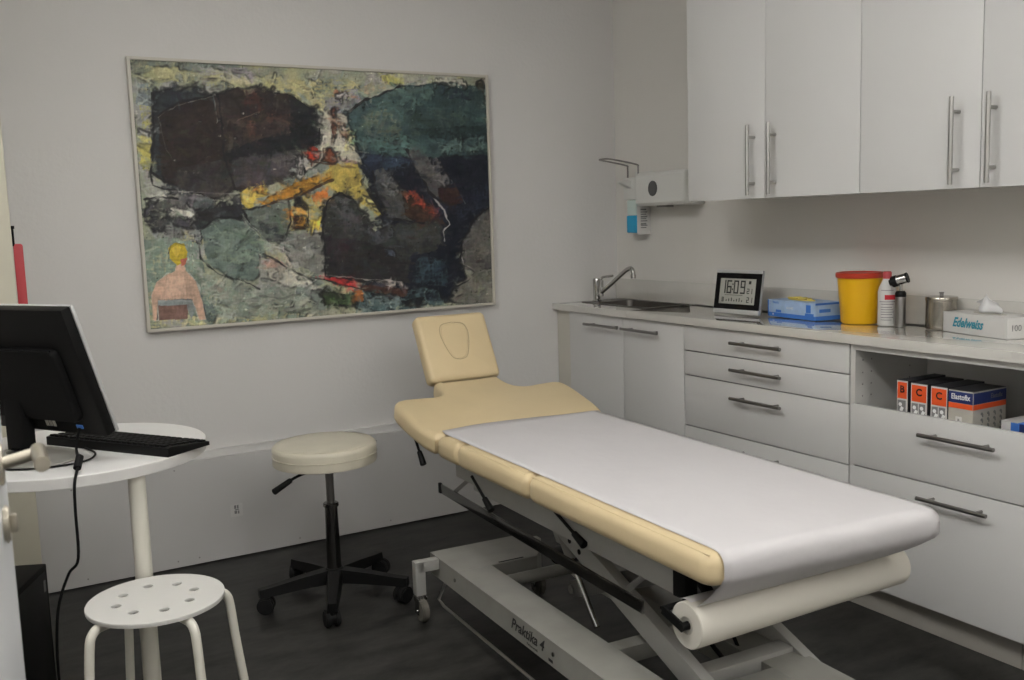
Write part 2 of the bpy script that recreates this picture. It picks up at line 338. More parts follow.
    P((112, 112, 104), [(390, 440), (430, 425), (478, 428), (480, 520), (440, 510), (385, 470)], .18, .7); P((150, 118, 104), [(330, 478), (372, 480), (400, 500), (345, 495)], .15, dry=.4)
    for y, x0, x1 in ((572, 225, 290), (578, 300, 350), (560, 330, 420), (590, 360, 440)): L((52, 56, 48), [(x0, y), ((x0 + x1) / 2, y + 8), (x1, y - 4)], 3, .5)
    P((176, 170, 120), [(86, 600), (240, 610), (440, 596), (440, 612), (92, 632)], .15, dry=.35); P((90, 108, 104), [(195, 560), (220, 560), (240, 615), (215, 620)], dry=.3)
    # top right: green cloud-like slope and dark blue water
    P((44, 84, 84), [(520, 165), (560, 130), (640, 100), (720, 92), (829, 96), (832, 250), (780, 262), (660, 262), (530, 240), (524, 200)], .2)
    P((62, 110, 100), [(570, 150), (620, 108), (700, 96), (715, 120), (640, 160), (600, 180)], .2, dry=.2); P((30, 44, 66), [(720, 100), (800, 106), (800, 128), (730, 122)], .2, dry=.1)
    P((50, 76, 66), [(640, 160), (740, 150), (800, 170), (760, 205), (660, 210)], .22, dry=.3); P((82, 90, 76), [(555, 170), (600, 150), (640, 170), (640, 230), (580, 240)], .2, dry=.5)
    P((22, 48, 54), [(660, 196), (832, 186), (832, 222), (700, 215)], .25, dry=.1); P((60, 122, 112), [(540, 215), (640, 205), (700, 232), (690, 256), (560, 258)], .2, dry=.25); P((86, 132, 122), [(720, 226), (832, 205), (832, 240), (730, 248)], .2, dry=.4)
    P((150, 148, 130), [(800, 80), (829, 82), (829, 130), (812, 100)], .1, dry=.2); P((58, 54, 44), [(805, 84), (822, 84), (822, 108), (808, 106)], .2); P((172, 168, 150), [(700, 84), (780, 84), (790, 104), (740, 100), (712, 94)], .1, dry=.3)
    L((176, 170, 156), [(525, 160), (560, 128), (640, 96), (700, 92)], 3, .6); P((28, 44, 80), [(520, 245), (660, 258), (700, 262), (680, 330), (560, 300), (540, 262)], .25)
    P((17, 24, 42), [(560, 300), (680, 262), (832, 250), (836, 380), (760, 470), (790, 540), (740, 575), (560, 560), (600, 400)], .28); P((38, 66, 104), [(590, 255), (660, 262), (650, 300), (600, 285)], .2, dry=.4)
    P((26, 42, 74), [(680, 290), (760, 300), (740, 400), (690, 360)], .25, dry=.4); P((34, 70, 88), [(680, 470), (740, 480), (740, 540), (660, 530)], .25, dry=.4); P((24, 36, 66), [(740, 330), (832, 310), (832, 360), (760, 400)], .25, dry=.4)
    # pale gap, small figures
    P((176, 170, 150), [(470, 150), (520, 170), (540, 240), (555, 275), (470, 265), (430, 290), (425, 250), (462, 230)], .14, .8); P((192, 186, 120), [(520, 195), (542, 210), (530, 240), (512, 240)], .1, dry=.1)
    P((176, 172, 166), [(415, 255), (440, 265), (430, 310), (405, 310)], .1, dry=.1); P((150, 96, 70), [(478, 118), (492, 108), (530, 120), (555, 128), (520, 134)], .2, dry=.1); P((190, 184, 180), [(492, 118), (520, 116), (520, 132), (494, 130)], .1, .5)
    P((96, 52, 38), [(486, 152), (494, 148), (500, 190), (497, 215), (490, 215), (484, 175)], .2, .4); P((110, 60, 40), [(500, 178), (512, 180), (526, 200), (520, 218), (504, 205)], .2, .6, dry=.2)
    P((184, 44, 24), [(432, 236), (444, 231), (456, 238), (460, 262), (446, 268), (434, 262)], .12, .4); P((206, 170, 164), [(446, 246), (458, 250), (456, 260), (446, 256)], .1, .3); P((118, 58, 36), [(466, 238), (486, 235), (500, 262), (490, 278), (468, 262)], .2, .5)
    P((136, 104, 110), [(500, 262), (540, 262), (548, 284), (520, 290)], .15, dry=.2); L((60, 34, 24), [(440, 268), (480, 272), (540, 282)], 2.2, .7)
    P((176, 152, 62), [(480, 272), (545, 272), (552, 310), (600, 385), (590, 386), (540, 352), (490, 330), (470, 300)], .16, .7); P((196, 170, 70), [(510, 280), (545, 300), (560, 330), (530, 330), (505, 300)], .12, dry=.2); P((200, 190, 110), [(560, 345), (585, 360), (600, 384), (575, 372)], .1, dry=.1)
    P((160, 104, 22), [(348, 345), (410, 312), (486, 288), (488, 306), (420, 340), (350, 362), (332, 362)], .16, .5); P((186, 130, 34), [(395, 326), (484, 292), (484, 302), (400, 340)], .14, dry=.2); L((54, 34, 22), [(335, 368), (400, 348), (490, 308)], 3.2)
    P((188, 160, 60), [(284, 338), (308, 322), (345, 320), (346, 342), (320, 350), (312, 374), (290, 360)], .14, .5); P((204, 184, 96), [(286, 342), (310, 336), (306, 360)], .1, dry=.1); P((166, 98, 30), [(310, 324), (345, 322), (340, 340)], .12, dry=.2)
    P((170, 150, 76), [(400, 350), (480, 330), (470, 420), (400, 420), (385, 385)], .2, .7, dry=.2); P((184, 96, 32), [(440, 340), (480, 328), (475, 352), (448, 360)], .16); P((196, 110, 30), [(388, 376), (402, 366), (402, 388), (390, 396)], .12, .4)
    P((206, 150, 60), [(404, 368), (430, 366), (432, 386), (408, 388)], .1, .4); P((60, 30, 18), [(404, 388), (432, 390), (430, 416), (404, 416)], .2, .4); P((182, 120, 24), [(410, 392), (432, 392), (430, 414), (412, 412)], .12, dry=.2)
    P((210, 176, 50), [(440, 396), (462, 394), (460, 418), (440, 416)], .1, .4); P((28, 26, 26), [(404, 348), (418, 346), (420, 366), (404, 366)], .2, .3); L((30, 26, 24), [(436, 370), (436, 420)], 2, .8)
    # slanting grey boulders
    P((64, 66, 66), [(578, 290), (600, 282), (650, 330), (700, 385), (690, 400), (610, 392), (586, 340)], .22, .7); P((92, 92, 90), [(590, 298), (612, 292), (640, 330), (620, 350), (595, 330)], .2, dry=.3)
    P((54, 36, 28), [(640, 330), (700, 350), (735, 400), (690, 410), (650, 385)], .25, .7); P((156, 50, 30), [(655, 330), (672, 334), (722, 380), (714, 388), (672, 356)], .18, .5, dry=.05); P((166, 84, 60), [(646, 332), (660, 346), (655, 356), (644, 342)], .15, dry=.3)
    P((72, 70, 68), [(655, 240), (680, 232), (700, 260), (740, 330), (770, 352), (740, 362), (700, 330), (670, 280)], .22, .7); P((96, 92, 92), [(698, 262), (720, 256), (752, 310), (735, 325), (708, 300)], .2, dry=.15)
    P((50, 30, 26), [(718, 325), (760, 320), (778, 355), (748, 366), (725, 350)], .22, .6); L((180, 176, 170), [(700, 330), (735, 372), (745, 402), (732, 418), (734, 440)], 2, .8); L((160, 158, 150), [(772, 340), (782, 358)], 1.4, .7)
    P((42, 43, 42), [(470, 370), (500, 335), (530, 345), (560, 390), (580, 420), (640, 400), (720, 396), (740, 420), (715, 460), (660, 470), (650, 530), (560, 520), (480, 520), (465, 430)], .25, .8)
    P((34, 33, 34), [(468, 430), (560, 440), (640, 470), (655, 530), (470, 530)], .2, .7); P((62, 64, 64), [(482, 362), (510, 340), (540, 380), (560, 420), (500, 400)], .25, dry=.25); P((66, 70, 76), [(560, 400), (610, 395), (620, 430), (580, 450)], .2, dry=.2)
    P((50, 52, 50), [(620, 410), (700, 396), (730, 425), (680, 455), (630, 440)], .22, dry=.1); L((20, 20, 20), [(466, 400), (480, 352), (505, 334), (535, 350)], 2.6); P((46, 32, 38), [(470, 440), (520, 430), (520, 480), (475, 490)], .2, dry=.3); P((70, 90, 120), [(600, 460), (615, 458), (625, 470), (606, 474)], .1, dry=.1)
    # bottom right
    P((78, 76, 72), [(765, 490), (772, 440), (800, 390), (834, 362), (838, 500), (800, 506)], .2, .7); L((186, 182, 176), [(768, 470), (776, 492), (800, 502)], 2, .8); P((96, 92, 84), [(790, 420), (834, 380), (834, 470), (800, 470)], .2, dry=.45)
    P((98, 96, 86), [(738, 575), (760, 530), (800, 506), (840, 500), (841, 576)], .2, .7); L((26, 26, 28), [(742, 575), (752, 545), (790, 520)], 2, .8)
    P((60, 106, 110), [(520, 548), (600, 552), (720, 540), (735, 578), (640, 596), (540, 590)], .22, dry=.05); P((110, 140, 138), [(560, 560), (640, 556), (640, 576), (560, 582)], .2, dry=.4); P((26, 30, 34), [(636, 570), (690, 566), (680, 582), (640, 584)], .2, .6)
    P((64, 38, 32), [(545, 538), (600, 536), (656, 544), (650, 560), (560, 552)], .25, .6); P((176, 164, 150), [(570, 528), (640, 528), (656, 542), (600, 540)], .15, dry=.15); P((166, 84, 84), [(430, 518), (480, 522), (470, 530), (436, 526)], .15, dry=.2)
    P((196, 38, 36), [(470, 526), (500, 520), (535, 524), (540, 542), (510, 540)], .14, .5); L((190, 180, 170), [(440, 516), (560, 524), (640, 530)], 1.6, .6); P((40, 50, 36), [(464, 552), (540, 556), (540, 585), (470, 582)], .25, .6)
    P((66, 90, 50), [(476, 566), (530, 566), (528, 580), (480, 580)], .2, dry=.2); P((150, 84, 36), [(535, 550), (556, 546), (556, 574), (536, 574)], .2, .5); P((140, 138, 118), [(440, 590), (560, 588), (640, 600), (440, 612)], .16, dry=.2)
    # brush strokes that drag the colour under them
    for i in range(5200):
        px_, py_ = rng.integers(0, NX), rng.integers(0, NY)
        if X[py_, px_] < 225 and Y[py_, px_] > 430 and i % 3: continue
        a_ = rng.normal(rng.choice([0, .2, 1.2, -.7]), .35); ln, wd_ = rng.uniform(5, 17), rng.uniform(1.5, 4.2); r_ = int(ln) + 2
        ya, yb, xa, xb = max(0, py_ - r_), min(NY, py_ + r_), max(0, px_ - r_), min(NX, px_ + r_)
        yy, xx = np.mgrid[ya:yb, xa:xb]; du = (xx - px_) * math.cos(a_) + (yy - py_) * math.sin(a_); dv = -(xx - px_) * math.sin(a_) + (yy - py_) * math.cos(a_)
        f = np.clip(1.2 - (du / ln) ** 4 - (dv / wd_) ** 2, 0, 1) * rng.uniform(.35, .9) * np.clip(.75 + .5 * rng.standard_normal(f_ := xx.shape) * .5, 0, 1)
        c_ = img[py_, px_] * (1 + rng.normal(0, .11)) + rng.normal(0, 3, 3); img[ya:yb, xa:xb] = img[ya:yb, xa:xb] * (1 - f[..., None]) + c_ * f[..., None]
    def blur(a, n):
        for _ in range(n): a = (a + np.roll(a, 1, 0) + np.roll(a, -1, 0) + np.roll(a, 1, 1) + np.roll(a, -1, 1)) / 5
        return a
    lu = blur(img.mean(2), 3); gy, gx_ = np.gradient(lu); ed = np.clip(np.hypot(gx_, gy) / 7 - .35, 0, 1)
    ed = blur(np.roll(ed, 1, 1), 1) * np.clip(.9 + vn(20) * 2.4 + vn(6) * 1.2, 0, 1); ed[(X < 225) & (Y > 430)] *= .3
    img[:] = img * (1 - .72 * ed[..., None]) + np.array((20, 20, 22.)) * .72 * ed[..., None]
    lt = np.clip(vn(30, 5) * 1.5 + vn(5, 24) * 1.5 + vn(3) - 1.0, 0, 1) * np.clip(lu / 90, .12, 1); img[:] = img + lt[..., None] * np.array((90, 88, 74.))
    dk = np.clip(vn(26, 4) * 1.6 + vn(4, 26) * 1.6 + vn(3) - 1.05, 0, 1); img[:] = img * (1 - .85 * dk[..., None])
    bl_ = np.clip((img[..., 2] - img[..., 0]) / 30, 0, 1)[..., None]; gg = img @ np.array([.35, .45, .2]); img[:] = img * (1 - .42 * bl_) + gg[..., None] * .42 * bl_; img[:] = img * (1 - .12 * bl_)
    for OUT in ([(520, 165), (560, 130), (640, 100)], [(578, 290), (586, 340), (610, 392), (690, 400)], [(655, 240), (670, 280), (700, 330), (740, 362)], [(765, 490), (772, 440), (800, 390), (834, 362)], [(96, 118), (92, 292), (120, 310)], [(462, 196), (460, 226), (420, 240), (430, 290)], [(570, 285), (552, 310), (600, 385)], [(310, 400), (290, 375), (340, 365)], [(470, 372), (466, 430), (472, 520), (560, 530)], [(200, 420), (235, 392), (290, 390)], [(150, 350), (110, 345), (78, 352)], [(385, 440), (400, 400), (390, 355)], [(90, 290), (96, 320), (150, 332)], [(240, 122), (250, 250), (275, 330)], [(108, 168), (150, 140), (225, 122)]): L((22, 22, 24), OUT, 2.8, .9)
    for a, k in LL: L2(*a, **k)
    LL.clear()
    # woman seen from behind
    P((196, 186, 176), [(95, 560), (110, 530), (128, 512), (176, 512), (200, 540), (214, 612), (196, 614), (184, 575), (110, 575), (112, 615), (100, 615)], .06, .35, .5)
    P((176, 140, 116), [(96, 560), (106, 532), (130, 515), (146, 508), (148, 490), (166, 490), (168, 508), (190, 530), (202, 560), (212, 612), (198, 612), (184, 570), (110, 570), (106, 616), (98, 612)], .10, .35)
    P((204, 168, 142), [(130, 520), (165, 520), (170, 560), (125, 560)], .08, .4, .5); P((176, 150, 26), [(132, 458), (146, 446), (166, 448), (173, 466), (168, 488), (150, 496), (136, 480)], .12, .3); P((206, 176, 50), [(138, 460), (150, 450), (160, 456), (150, 480)], .1, .3, .6)
    P((184, 90, 68), [(158, 482), (172, 478), (168, 494), (160, 498)], .1, .3); P((112, 80, 70), [(110, 582), (176, 580), (172, 612), (112, 614)], .16, .4); P((120, 128, 130), [(108, 570), (182, 568), (190, 590), (180, 612), (170, 582), (110, 582)], .1, .4, .8)
    L((50, 46, 46), [(132, 470), (138, 452), (150, 446), (168, 452)], 1.6, .8, .3); L((60, 56, 56), [(190, 528), (204, 560), (214, 612)], 1.6, .8, .3); L((50, 46, 50), [(110, 566), (108, 612)], 1.4, .7, .3); L((50, 46, 50), [(110, 568), (184, 570)], 1.2, .6, .3)
    for a, k in LL: L2(*a, **k)
    g_ = img.mean(2, keepdims=True); img = g_ + (img - g_) * .80; img = 4 + img * .87
    img *= (1 + .10 * vn(3, 3) + .08 * vn(2.2, 9) + .08 * vn(9, 2.2) + .10 * fb(60))[..., None]
    img = np.clip(img, 8, 235)
    return U, V, img / 255
U, V, img = paint()
def to_lin(c): return np.where(c <= .04045, c / 12.92, ((c + .055) / 1.055) ** 2.4)
alb = np.clip(to_lin(img) / .50, 0, .85)
NY, NX = U.shape
x0c, x1c, z0c, z1c = pl + .008, pr - .008, pb + .008, pt - .008
lum = img.mean(2)
co = np.stack([x0c + U * (x1c - x0c), -.026 - .0012 * (lum - lum.mean()), z0c + V * (z1c - z0c)], -1).reshape(-1, 3)
co = co - np.array([pl, -.002, pb])
idx = np.arange(NX * NY).reshape(NY, NX)
faces = np.stack([idx[:-1, :-1], idx[:-1, 1:], idx[1:, 1:], idx[1:, :-1]], -1).reshape(-1, 4)
me = bpy.data.meshes.new('canvas'); me.vertices.add(len(co)); me.vertices.foreach_set('co', co.ravel())
me.loops.add(faces.size); me.loops.foreach_set('vertex_index', faces.ravel()); me.polygons.add(len(faces))
me.polygons.foreach_set('loop_start', np.arange(0, faces.size, 4)); me.update(calc_edges=True)
ca = me.color_attributes.new('pigment', 'FLOAT_COLOR', 'POINT')
ca.data.foreach_set('color', np.concatenate([alb.reshape(-1, 3), np.ones((NX * NY, 1))], 1).astype(np.float32).ravel())
m = mat('oil_paint', (.3, .3, .3), .5, spec=.35, bump=.12, bscale=120); at = m.node_tree.nodes.new('ShaderNodeAttribute'); at.attribute_name = 'pigment'
m.node_tree.links.new(at.outputs['Color'], m.node_tree.nodes['Principled BSDF'].inputs['Base Color']); me.materials.append(m)
cv = bpy.data.objects.new('canvas', me); C.objects.link(cv); cv.parent = pic
MB().span((pl + .012, -.024, pb + .012), (pr - .012, -.004, pt - .012)).build('backing', M['frame_wood'], pic, True)
# ------------------------------------------------------------------ kitchen: base cabinets
CT = .90; F0, F1, F2, F3 = -.1156, -.914, -1.716, -2.516      # unit boundaries along y
XF = -.361                                                   # plane of the fronts
def hbar(name, parent, y0, y1, z, x=XF, m=None):             # horizontal bar handle on a front that looks to -x
    mb = MB(); xx = x - .032; mb.cyl((xx, y0, z), (xx, y1, z), .0062, n=16, bev=.001)
    d = abs(y1 - y0) * .16; a, b_ = max(y0, y1) - d, min(y0, y1) + d
    for y in (a, b_): mb.cyl((x, y, z), (xx, y, z), .0048, n=12)
    return mb.build(name, m or M['steel_dark'], parent, True)
def vbar(name, parent, y, z0, z1, x):
    mb = MB(); xx = x - .034; mb.cyl((xx, y, z0), (xx, y, z1), .0065, n=16, bev=.001); d = (z1 - z0) * .17
    for z in (z0 + d, z1 - d): mb.cyl((x, y, z), (xx, y, z), .005, n=12)
    return mb.build(name, M['steel'], parent, True)
mb = MB().span((XF + .008, F0 + .002, .10), (-.002, -.004, .868)); fl = mb.build('filler_panel', M['cream_strip']); tag(fl, 'narrow cream filler panel between the back wall and the sink cabinet', 'panel')
def front(name, parent, y0, y1, z0, z1, m=None, x=XF, g=.0016):
    return MB().span((x, y0 - g, z0 + g), (x + .018, y1 + g, z1 - g), .0012).build(name, m or M['gloss'], parent, True)
def carcass(parent, y0, y1, z0, z1, x0, x1, name='body', back=True, open_to=None):
    th = .018; mb = MB(); y0 -= .001; y1 += .001
    mb.span((x0, y0, z0), (x1, y0 - th, z1)); mb.span((x0, y1, z0), (x1, y1 + th, z1)); mb.span((x0, y0 - th, z0), (x1, y1 + th, z0 + th)); mb.span((x0, y0 - th, z1 - th), (x1, y1 + th, z1))
    mb.span((x1 - .008, y0 - th, z0 + th), (x1, y1 + th, z1 - th))
    return mb.build(name, M['carcass'], parent, True)
BZ = .098
sc = thing('sink_cabinet', 'white base cabinet with two tall doors under the sink', 'cabinet', (XF, (F0 + F1) / 2, 0))
th = .018; mb = MB(); mb.span((XF + .02, F0 - .001, BZ), (-.004, F0 - th, .868)); mb.span((XF + .02, F1 + .001, BZ), (-.004, F1 + th, .868)); mb.span((XF + .02, F0 - th, BZ), (-.004, F1 + th, BZ + th)); mb.span((-.012, F0 - th, BZ + th), (-.004, F1 + th, .868))
mb.build('body', M['carcass'], sc, True)
FM = F0 - .406
d = front('door', sc, F0, FM, BZ, .868); hbar('handle', d, -.276, -.524, .824)
d = front('door', sc, FM, F1, BZ, .868); hbar('handle', d, -.548, -.790, .824)
dc = thing('drawer_cabinet', 'white base cabinet of four drawers under the clock and glove box', 'cabinet', (XF, (F1 + F2) / 2, 0))
carcass(dc, F1, F2, BZ, .868, XF + .02, -.004)
for z0, z1, hz in ((.769, .868, .825), (.674, .769, .727), (.476, .674, .623), (BZ, .476, .425)):
    d = front('drawer', dc, F1, F2 + .002, z0, z1, g=.0021); hbar('handle', d, -1.20, -1.448, hz)
oc = thing('open_shelf_cabinet', 'white base cabinet with an open bay holding boxes above two deep drawers', 'cabinet', (XF, (F2 + F3) / 2, 0))
carcass(oc, F2, F3, BZ, .868, XF + .002, -.004)
MB().span((XF + .03, F2 - .02, .598), (-.013, F3 + .02, .614)).build('shelf', M['carcass'], oc, True)
for z in (.70, .737, .775, .815, .85):
    for x in (-.325, -.285, -.10): MB().cyl((x, F2 - .0188, z), (x, F2 - .0198, z), .0028, n=8).build('peg_hole', M['steel_dark'], oc, True)
MB().span((-.06, F2 - .02, .842), (-.0125, F2 - .10, .850)).build('hinge_rail', M['steel'], oc, True)
for z0, z1, hz in ((.481, .681, .628), (BZ, .481, .438)):
    d = front('drawer', oc, F2 - .002, F3, z0, z1, g=.0021); hbar('handle', d, -1.99, -2.232 if hz > .5 else -2.215, hz)
oc2 = thing('base_cabinet', 'white base cabinet under the right end of the worktop, at the edge of the frame', 'cabinet', (XF, F3 - .3, 0))
carcass(oc2, F3, F3 - .6, BZ, .868, XF + .02, -.004)
d = front('door', oc2, F3, F3 - .6, BZ, .868); hbar('handle', d, F3 - .2, F3 - .42, .82)
mb = MB(); mb.span((-.312, -.004, 0.001), (-.298, -2.28, BZ - .002)); mb.span((-.312, -2.283, 0.001), (-.298, F3 - .6, BZ - .002))
tag(mb.build('plinth', M['plinth']), 'pale plinth board running along the floor under the base cabinets', 'plinth')
# worktop with a cut-out for the sink
CX = -.378; sx0, sx1, sy0, sy1 = -.262, -.040, -.565, -.085     # sink rim extents
wt = thing('worktop', 'long glossy pale worktop with a low upstand along the right wall', 'worktop', (CX / 2, -1.55, CT - .03))
mb = MB(); zt, zb = CT, CT - .030; YE = F3 - .6
mb.span((CX, YE, zb), (-.002, sy0, zt), .0015); mb.span((CX, sy1, zb), (-.002, -.002, zt), .0015); mb.span((CX, sy0, zb), (sx0, sy1, zt)); mb.span((sx1, sy0, zb), (-.002, sy1, zt))
mb.build('slab', M['counter'], wt, True)
MB().span((-.0145, YE, CT + .0005), (-.002, -.004, CT + .095), .001).build('upstand', M['counter'], wt, True)
# sink
sk = thing('sink', 'small stainless steel sink set into the worktop near the corner', 'sink', ((sx0 + sx1) / 2, (sy0 + sy1) / 2, CT))
bx0, bx1, by0, by1 = sx0 + .012, sx1 - .012, sy0 + .014, sy1 - .085
def ring(r, z): return [(x, y, z) for x, y in r]
def closed(r): return r + [r[0]]
mb = MB(); rim0 = closed(rrect(sx0 - .010, sy0 - .010, sx1 + .010, sy1 + .010, .02)); rim1 = closed(rrect(bx0, by0, bx1, by1, .03)); bot = closed(rrect(bx0 + .012, by0 + .012, bx1 - .012, by1 - .012, .03))
flo = closed(rrect(bx0 + .03, by0 + .03, bx1 - .03, by1 - .03, .012))
mb.grid([ring(rim0, CT + .0006), ring(rim0, CT + .003), ring(closed(rrect(sx0 - .004, sy0 - .004, sx1 + .004, sy1 + .004, .018)), CT + .0038), ring(rim1, CT + .002), ring(bot, CT - .12), ring(flo, CT - .13), [((bx0 + bx1) / 2, (by0 + by1) / 2, CT - .131)] * len(flo)])
bmesh.ops.remove_doubles(mb.b, verts=mb.b.verts, dist=1e-5); bmesh.ops.recalc_face_normals(mb.b, faces=mb.b.faces)
mb.build('basin', M['sink_steel'], sk, True, smooth=50)
MB().lathe([(0, .002), (.02, .002), (.022, 0), (.018, -.002), (0, -.002)], ((bx0 + bx1) / 2, (by0 + by1) / 2, CT - .1285), 24).build('drain', M['steel_dark'], sk, True)
# faucet
fx, fy = -.222, -.140
fc = thing('faucet', 'chrome single-lever tap with a long slanted spout behind the sink', 'tap', (fx, fy, CT + .004))
MB().lathe([(0, 0), (.021, 0), (.021, .006), (.0165, .012), (.0165, .07), (.0175, .074), (.0175, .098), (.015, .106), (0, .108)], (fx, fy, CT + .004), 28).build('body', M['chrome'], fc, True)
mb = MB(); mb.tube([(fx, fy - .012, CT + .034), (fx, fy - .10, CT + .082), (fx, fy - .20, CT + .140), (fx, fy - .236, CT + .158), (fx, fy - .262, CT + .162), (fx, fy - .275, CT + .150), (fx, fy - .277, CT + .132)], .0095, 14)
mb.cyl((fx, fy - .277, CT + .137), (fx, fy - .277, CT + .120), .0118, n=16); mb.build('spout', M['chrome'], fc, True)
mb = MB(); mb.tube([(fx, fy - .034, CT + .060), (fx, fy - .036, CT + .105), (fx, fy - .055, CT + .118), (fx, fy - .125, CT + .126)], .0055, 10); mb.cyl((fx, fy - .034, CT + .03), (fx, fy - .034, CT + .104), .012, n=18, bev=.002); mb.build('lever', M['chrome'], fc, True)
# upper cabinets
UX = -.392; UZ = 1.334; UT = 2.34; ub = [-.984, -1.377, -1.771, -2.168, -2.565]
for i, (a, b_) in enumerate(((0, 2), (2, 4))):
    y0, y1 = ub[a], ub[b_]
    uc = thing('wall_cabinet', ('white gloss two-door wall cabinet nearest the corner, above the clock' if i == 0 else 'white gloss two-door wall cabinet above the yellow bin, cut by the right frame edge'), 'cabinet', (UX, (y0 + y1) / 2, UZ), group=None)
    carcass(uc, y0, y1, UZ + .006, UT, UX + .02, -.002)
    for k in (a, a + 1):
        d = front('door', uc, ub[k], ub[k + 1], UZ, UT, x=UX, g=.0012)
        yh = (ub[a + 1] + .050) if k == a else (ub[a + 1] - .047)
        if i == 1: yh = (ub[a + 1] + .066) if k == a else (ub[a + 1] - .042)
        vbar('handle', d, yh, 1.346, 1.581, UX)
# ------------------------------------------------------------------ dispensers on the right wall
pd = thing('paper_dispenser', 'white wall dispenser with a small dark oval window beside the wall cabinet', 'dispenser', (0, -.46, 1.33))
pts = [(-.0015, 1.470), (-.108, 1.476), (-.122, 1.462), (-.124, 1.345), (-.112, 1.332), (-.0015, 1.330)]
mb = MB(); mb.prism(pts, 0, .335, .014, Matrix(((1, 0, 0, 0), (0, 0, 1, -.640), (0, 1, 0, 0), (0, 0, 0, 1))), seg=3); mb.build('housing', M['white_plastic'], pd, True)
ov = Matrix(((0, 0, -1, -.124), (1, 0, 0, -.435), (0, 1, 0, 1.405), (0, 0, 0, 1)))
MB().lathe([(0, .001), (.026, .001), (.030, .0025), (.033, .001), (.033, -.002)], (0, 0, 0), 28, ov @ Matrix.Diagonal((.92, 1, 1, 1))).build('window', M['window_grey'], pd, True)
MB().span((-.10, -.50, 1.323), (-.06, -.43, 1.3315), .002).build('cutter', M['steel_dark'], pd, True)
sd = thing('soap_dispenser', 'white elbow-lever soap dispenser with a bottle of blue liquid on the right wall', 'dispenser', (0, -.225, 1.21))
MB().span((-.015, -.29, 1.33), (-.0015, -.165, 1.49), .005).build('back_plate', M['white_plastic'], sd, True)
MB().span((-.092, -.275, 1.362), (-.012, -.178, 1.462), .010).build('housing', M['white_plastic'], sd, True)
mb = MB(); mb.prism([(-.09, 1.412), (-.15, 1.438), (-.15, 1.446), (-.115, 1.452), (-.088, 1.446)], 0, .03, .003, Matrix(((1, 0, 0, 0), (0, 0, 1, -.242), (0, 1, 0, 0), (0, 0, 0, 1)))); mb.build('nozzle', M['white_plastic'], sd, True)
mb = MB(); mb.tube([(-.07, -.188, 1.46), (-.07, -.188, 1.506), (-.078, -.188, 1.518), (-.17, -.188, 1.534), (-.220, -.190, 1.541), (-.236, -.205, 1.543), (-.236, -.248, 1.543), (-.220, -.263, 1.541), (-.17, -.265, 1.534), (-.078, -.265, 1.518), (-.07, -.265, 1.506), (-.07, -.265, 1.46)], .0038, 8); mb.build('lever_arm', M['steel_dark'], sd, True)
MB().span((-.080, -.262, 1.29), (-.022, -.190, 1.362), .008).build('bottle', M['clear'], sd, True)
MB().span((-.082, -.264, 1.212), (-.020, -.188, 1.292), .007).build('blue_bottle_base', M['blue_liquid'], sd, True)
lb = MB().span((-.080, -.268, 1.205), (-.006, -.2645, 1.336), .0015).build('label', M['white_card'], sd, True)
mb = MB()
for i, z in enumerate((1.318, 1.306, 1.296, 1.286, 1.276, 1.266, 1.254, 1.246, 1.236)): mb.span((-.062, -.2688, z - .0028 - .002 * (i % 3 == 0)), (-.030 + .006 * (i % 2), -.2682, z + .0022))
mb.build('print', M['grey_ink'], lb, True)
# ------------------------------------------------------------------ things on the worktop
Z = CT + .0008
# clock, leaning back a little
ck = thing('weather_clock', 'black and silver digital clock showing 16:09 on the worktop', 'clock', (-.185, -1.028, Z), math.radians(5))
tl = Matrix.Rotation(math.radians(9), 4, 'Y')         # top leans to +x
CM = T((-.012, 0, .0)) @ tl
def cbox(mb, x0, x1, y0, y1, z0, z1, bev=.002): mb.box(((x0 + x1) / 2, (y0 + y1) / 2, (z0 + z1) / 2), (x1 - x0, abs(y1 - y0), abs(z1 - z0)), bev); return mb
def lean(mb): bmesh.ops.transform(mb.b, matrix=CM, verts=mb.b.verts); return mb
lean(cbox(MB(), -.006, .006, .1125, -.1125, .002, .172, .003)).build('case', M['case_grey'], ck)
lean(cbox(MB(), -.0085, -.005, .1128, -.1115, .020, .159, .001)).build('bezel', M['black_g'], ck)
lean(cbox(MB(), -.0105, -.005, .112, -.112, .003, .020, .002)).build('bottom_bar', M['silver'], ck)
lean(cbox(MB(), -.0105, -.005, .112, -.112, .159, .171, .002)).build('top_bar', M['silver'], ck)
sc_ = lean(cbox(MB(), -.0100, -.0080, .088, -.088, .040, .138, .0005)).build('screen', M['lcd'], ck)
segs = {'0': 'abcdef', '1': 'bc', '6': 'acdefg', '9': 'abcdfg', '2': 'abged', '3': 'abgcd', '4': 'fgbc', '5': 'afgcd', '7': 'abc', '8': 'abcdefg'}
def digit(mb, ch, y, z, w_, h_, t_):          # y is the left edge as seen, digits run towards -y
    for s_ in segs[ch]:
        a = {'a': (0, 1, 1, 1), 'd': (0, 0, 1, 0), 'g': (0, .5, 1, .5), 'b': (1, .5, 1, 1), 'c': (1, 0, 1, .5), 'f': (0, .5, 0, 1), 'e': (0, 0, 0, .5)}[s_]
        ya, za, yb, zb_ = y - a[0] * w_, z + a[1] * h_, y - a[2] * w_, z + a[3] * h_
        cbox(mb, -.0108, -.0099, max(ya, yb) + t_ / 2 * .9, min(ya, yb) - t_ / 2 * .9, min(za, zb_) - t_ / 2, max(za, zb_) + t_ / 2, 0)
mb = MB()
for ch, y in (('1', .079), ('6', .050), ('0', .015), ('9', -.018)): digit(mb, ch, y, .083, .018, .045, .0058)
for z in (.096, .116): cbox(mb, -.0108, -.0099, .026, .021, z - .003, z + .003, 0)
for ch, y in (('2', -.050), ('1', -.064)): digit(mb, ch, y, .083, .009, .017, .003)
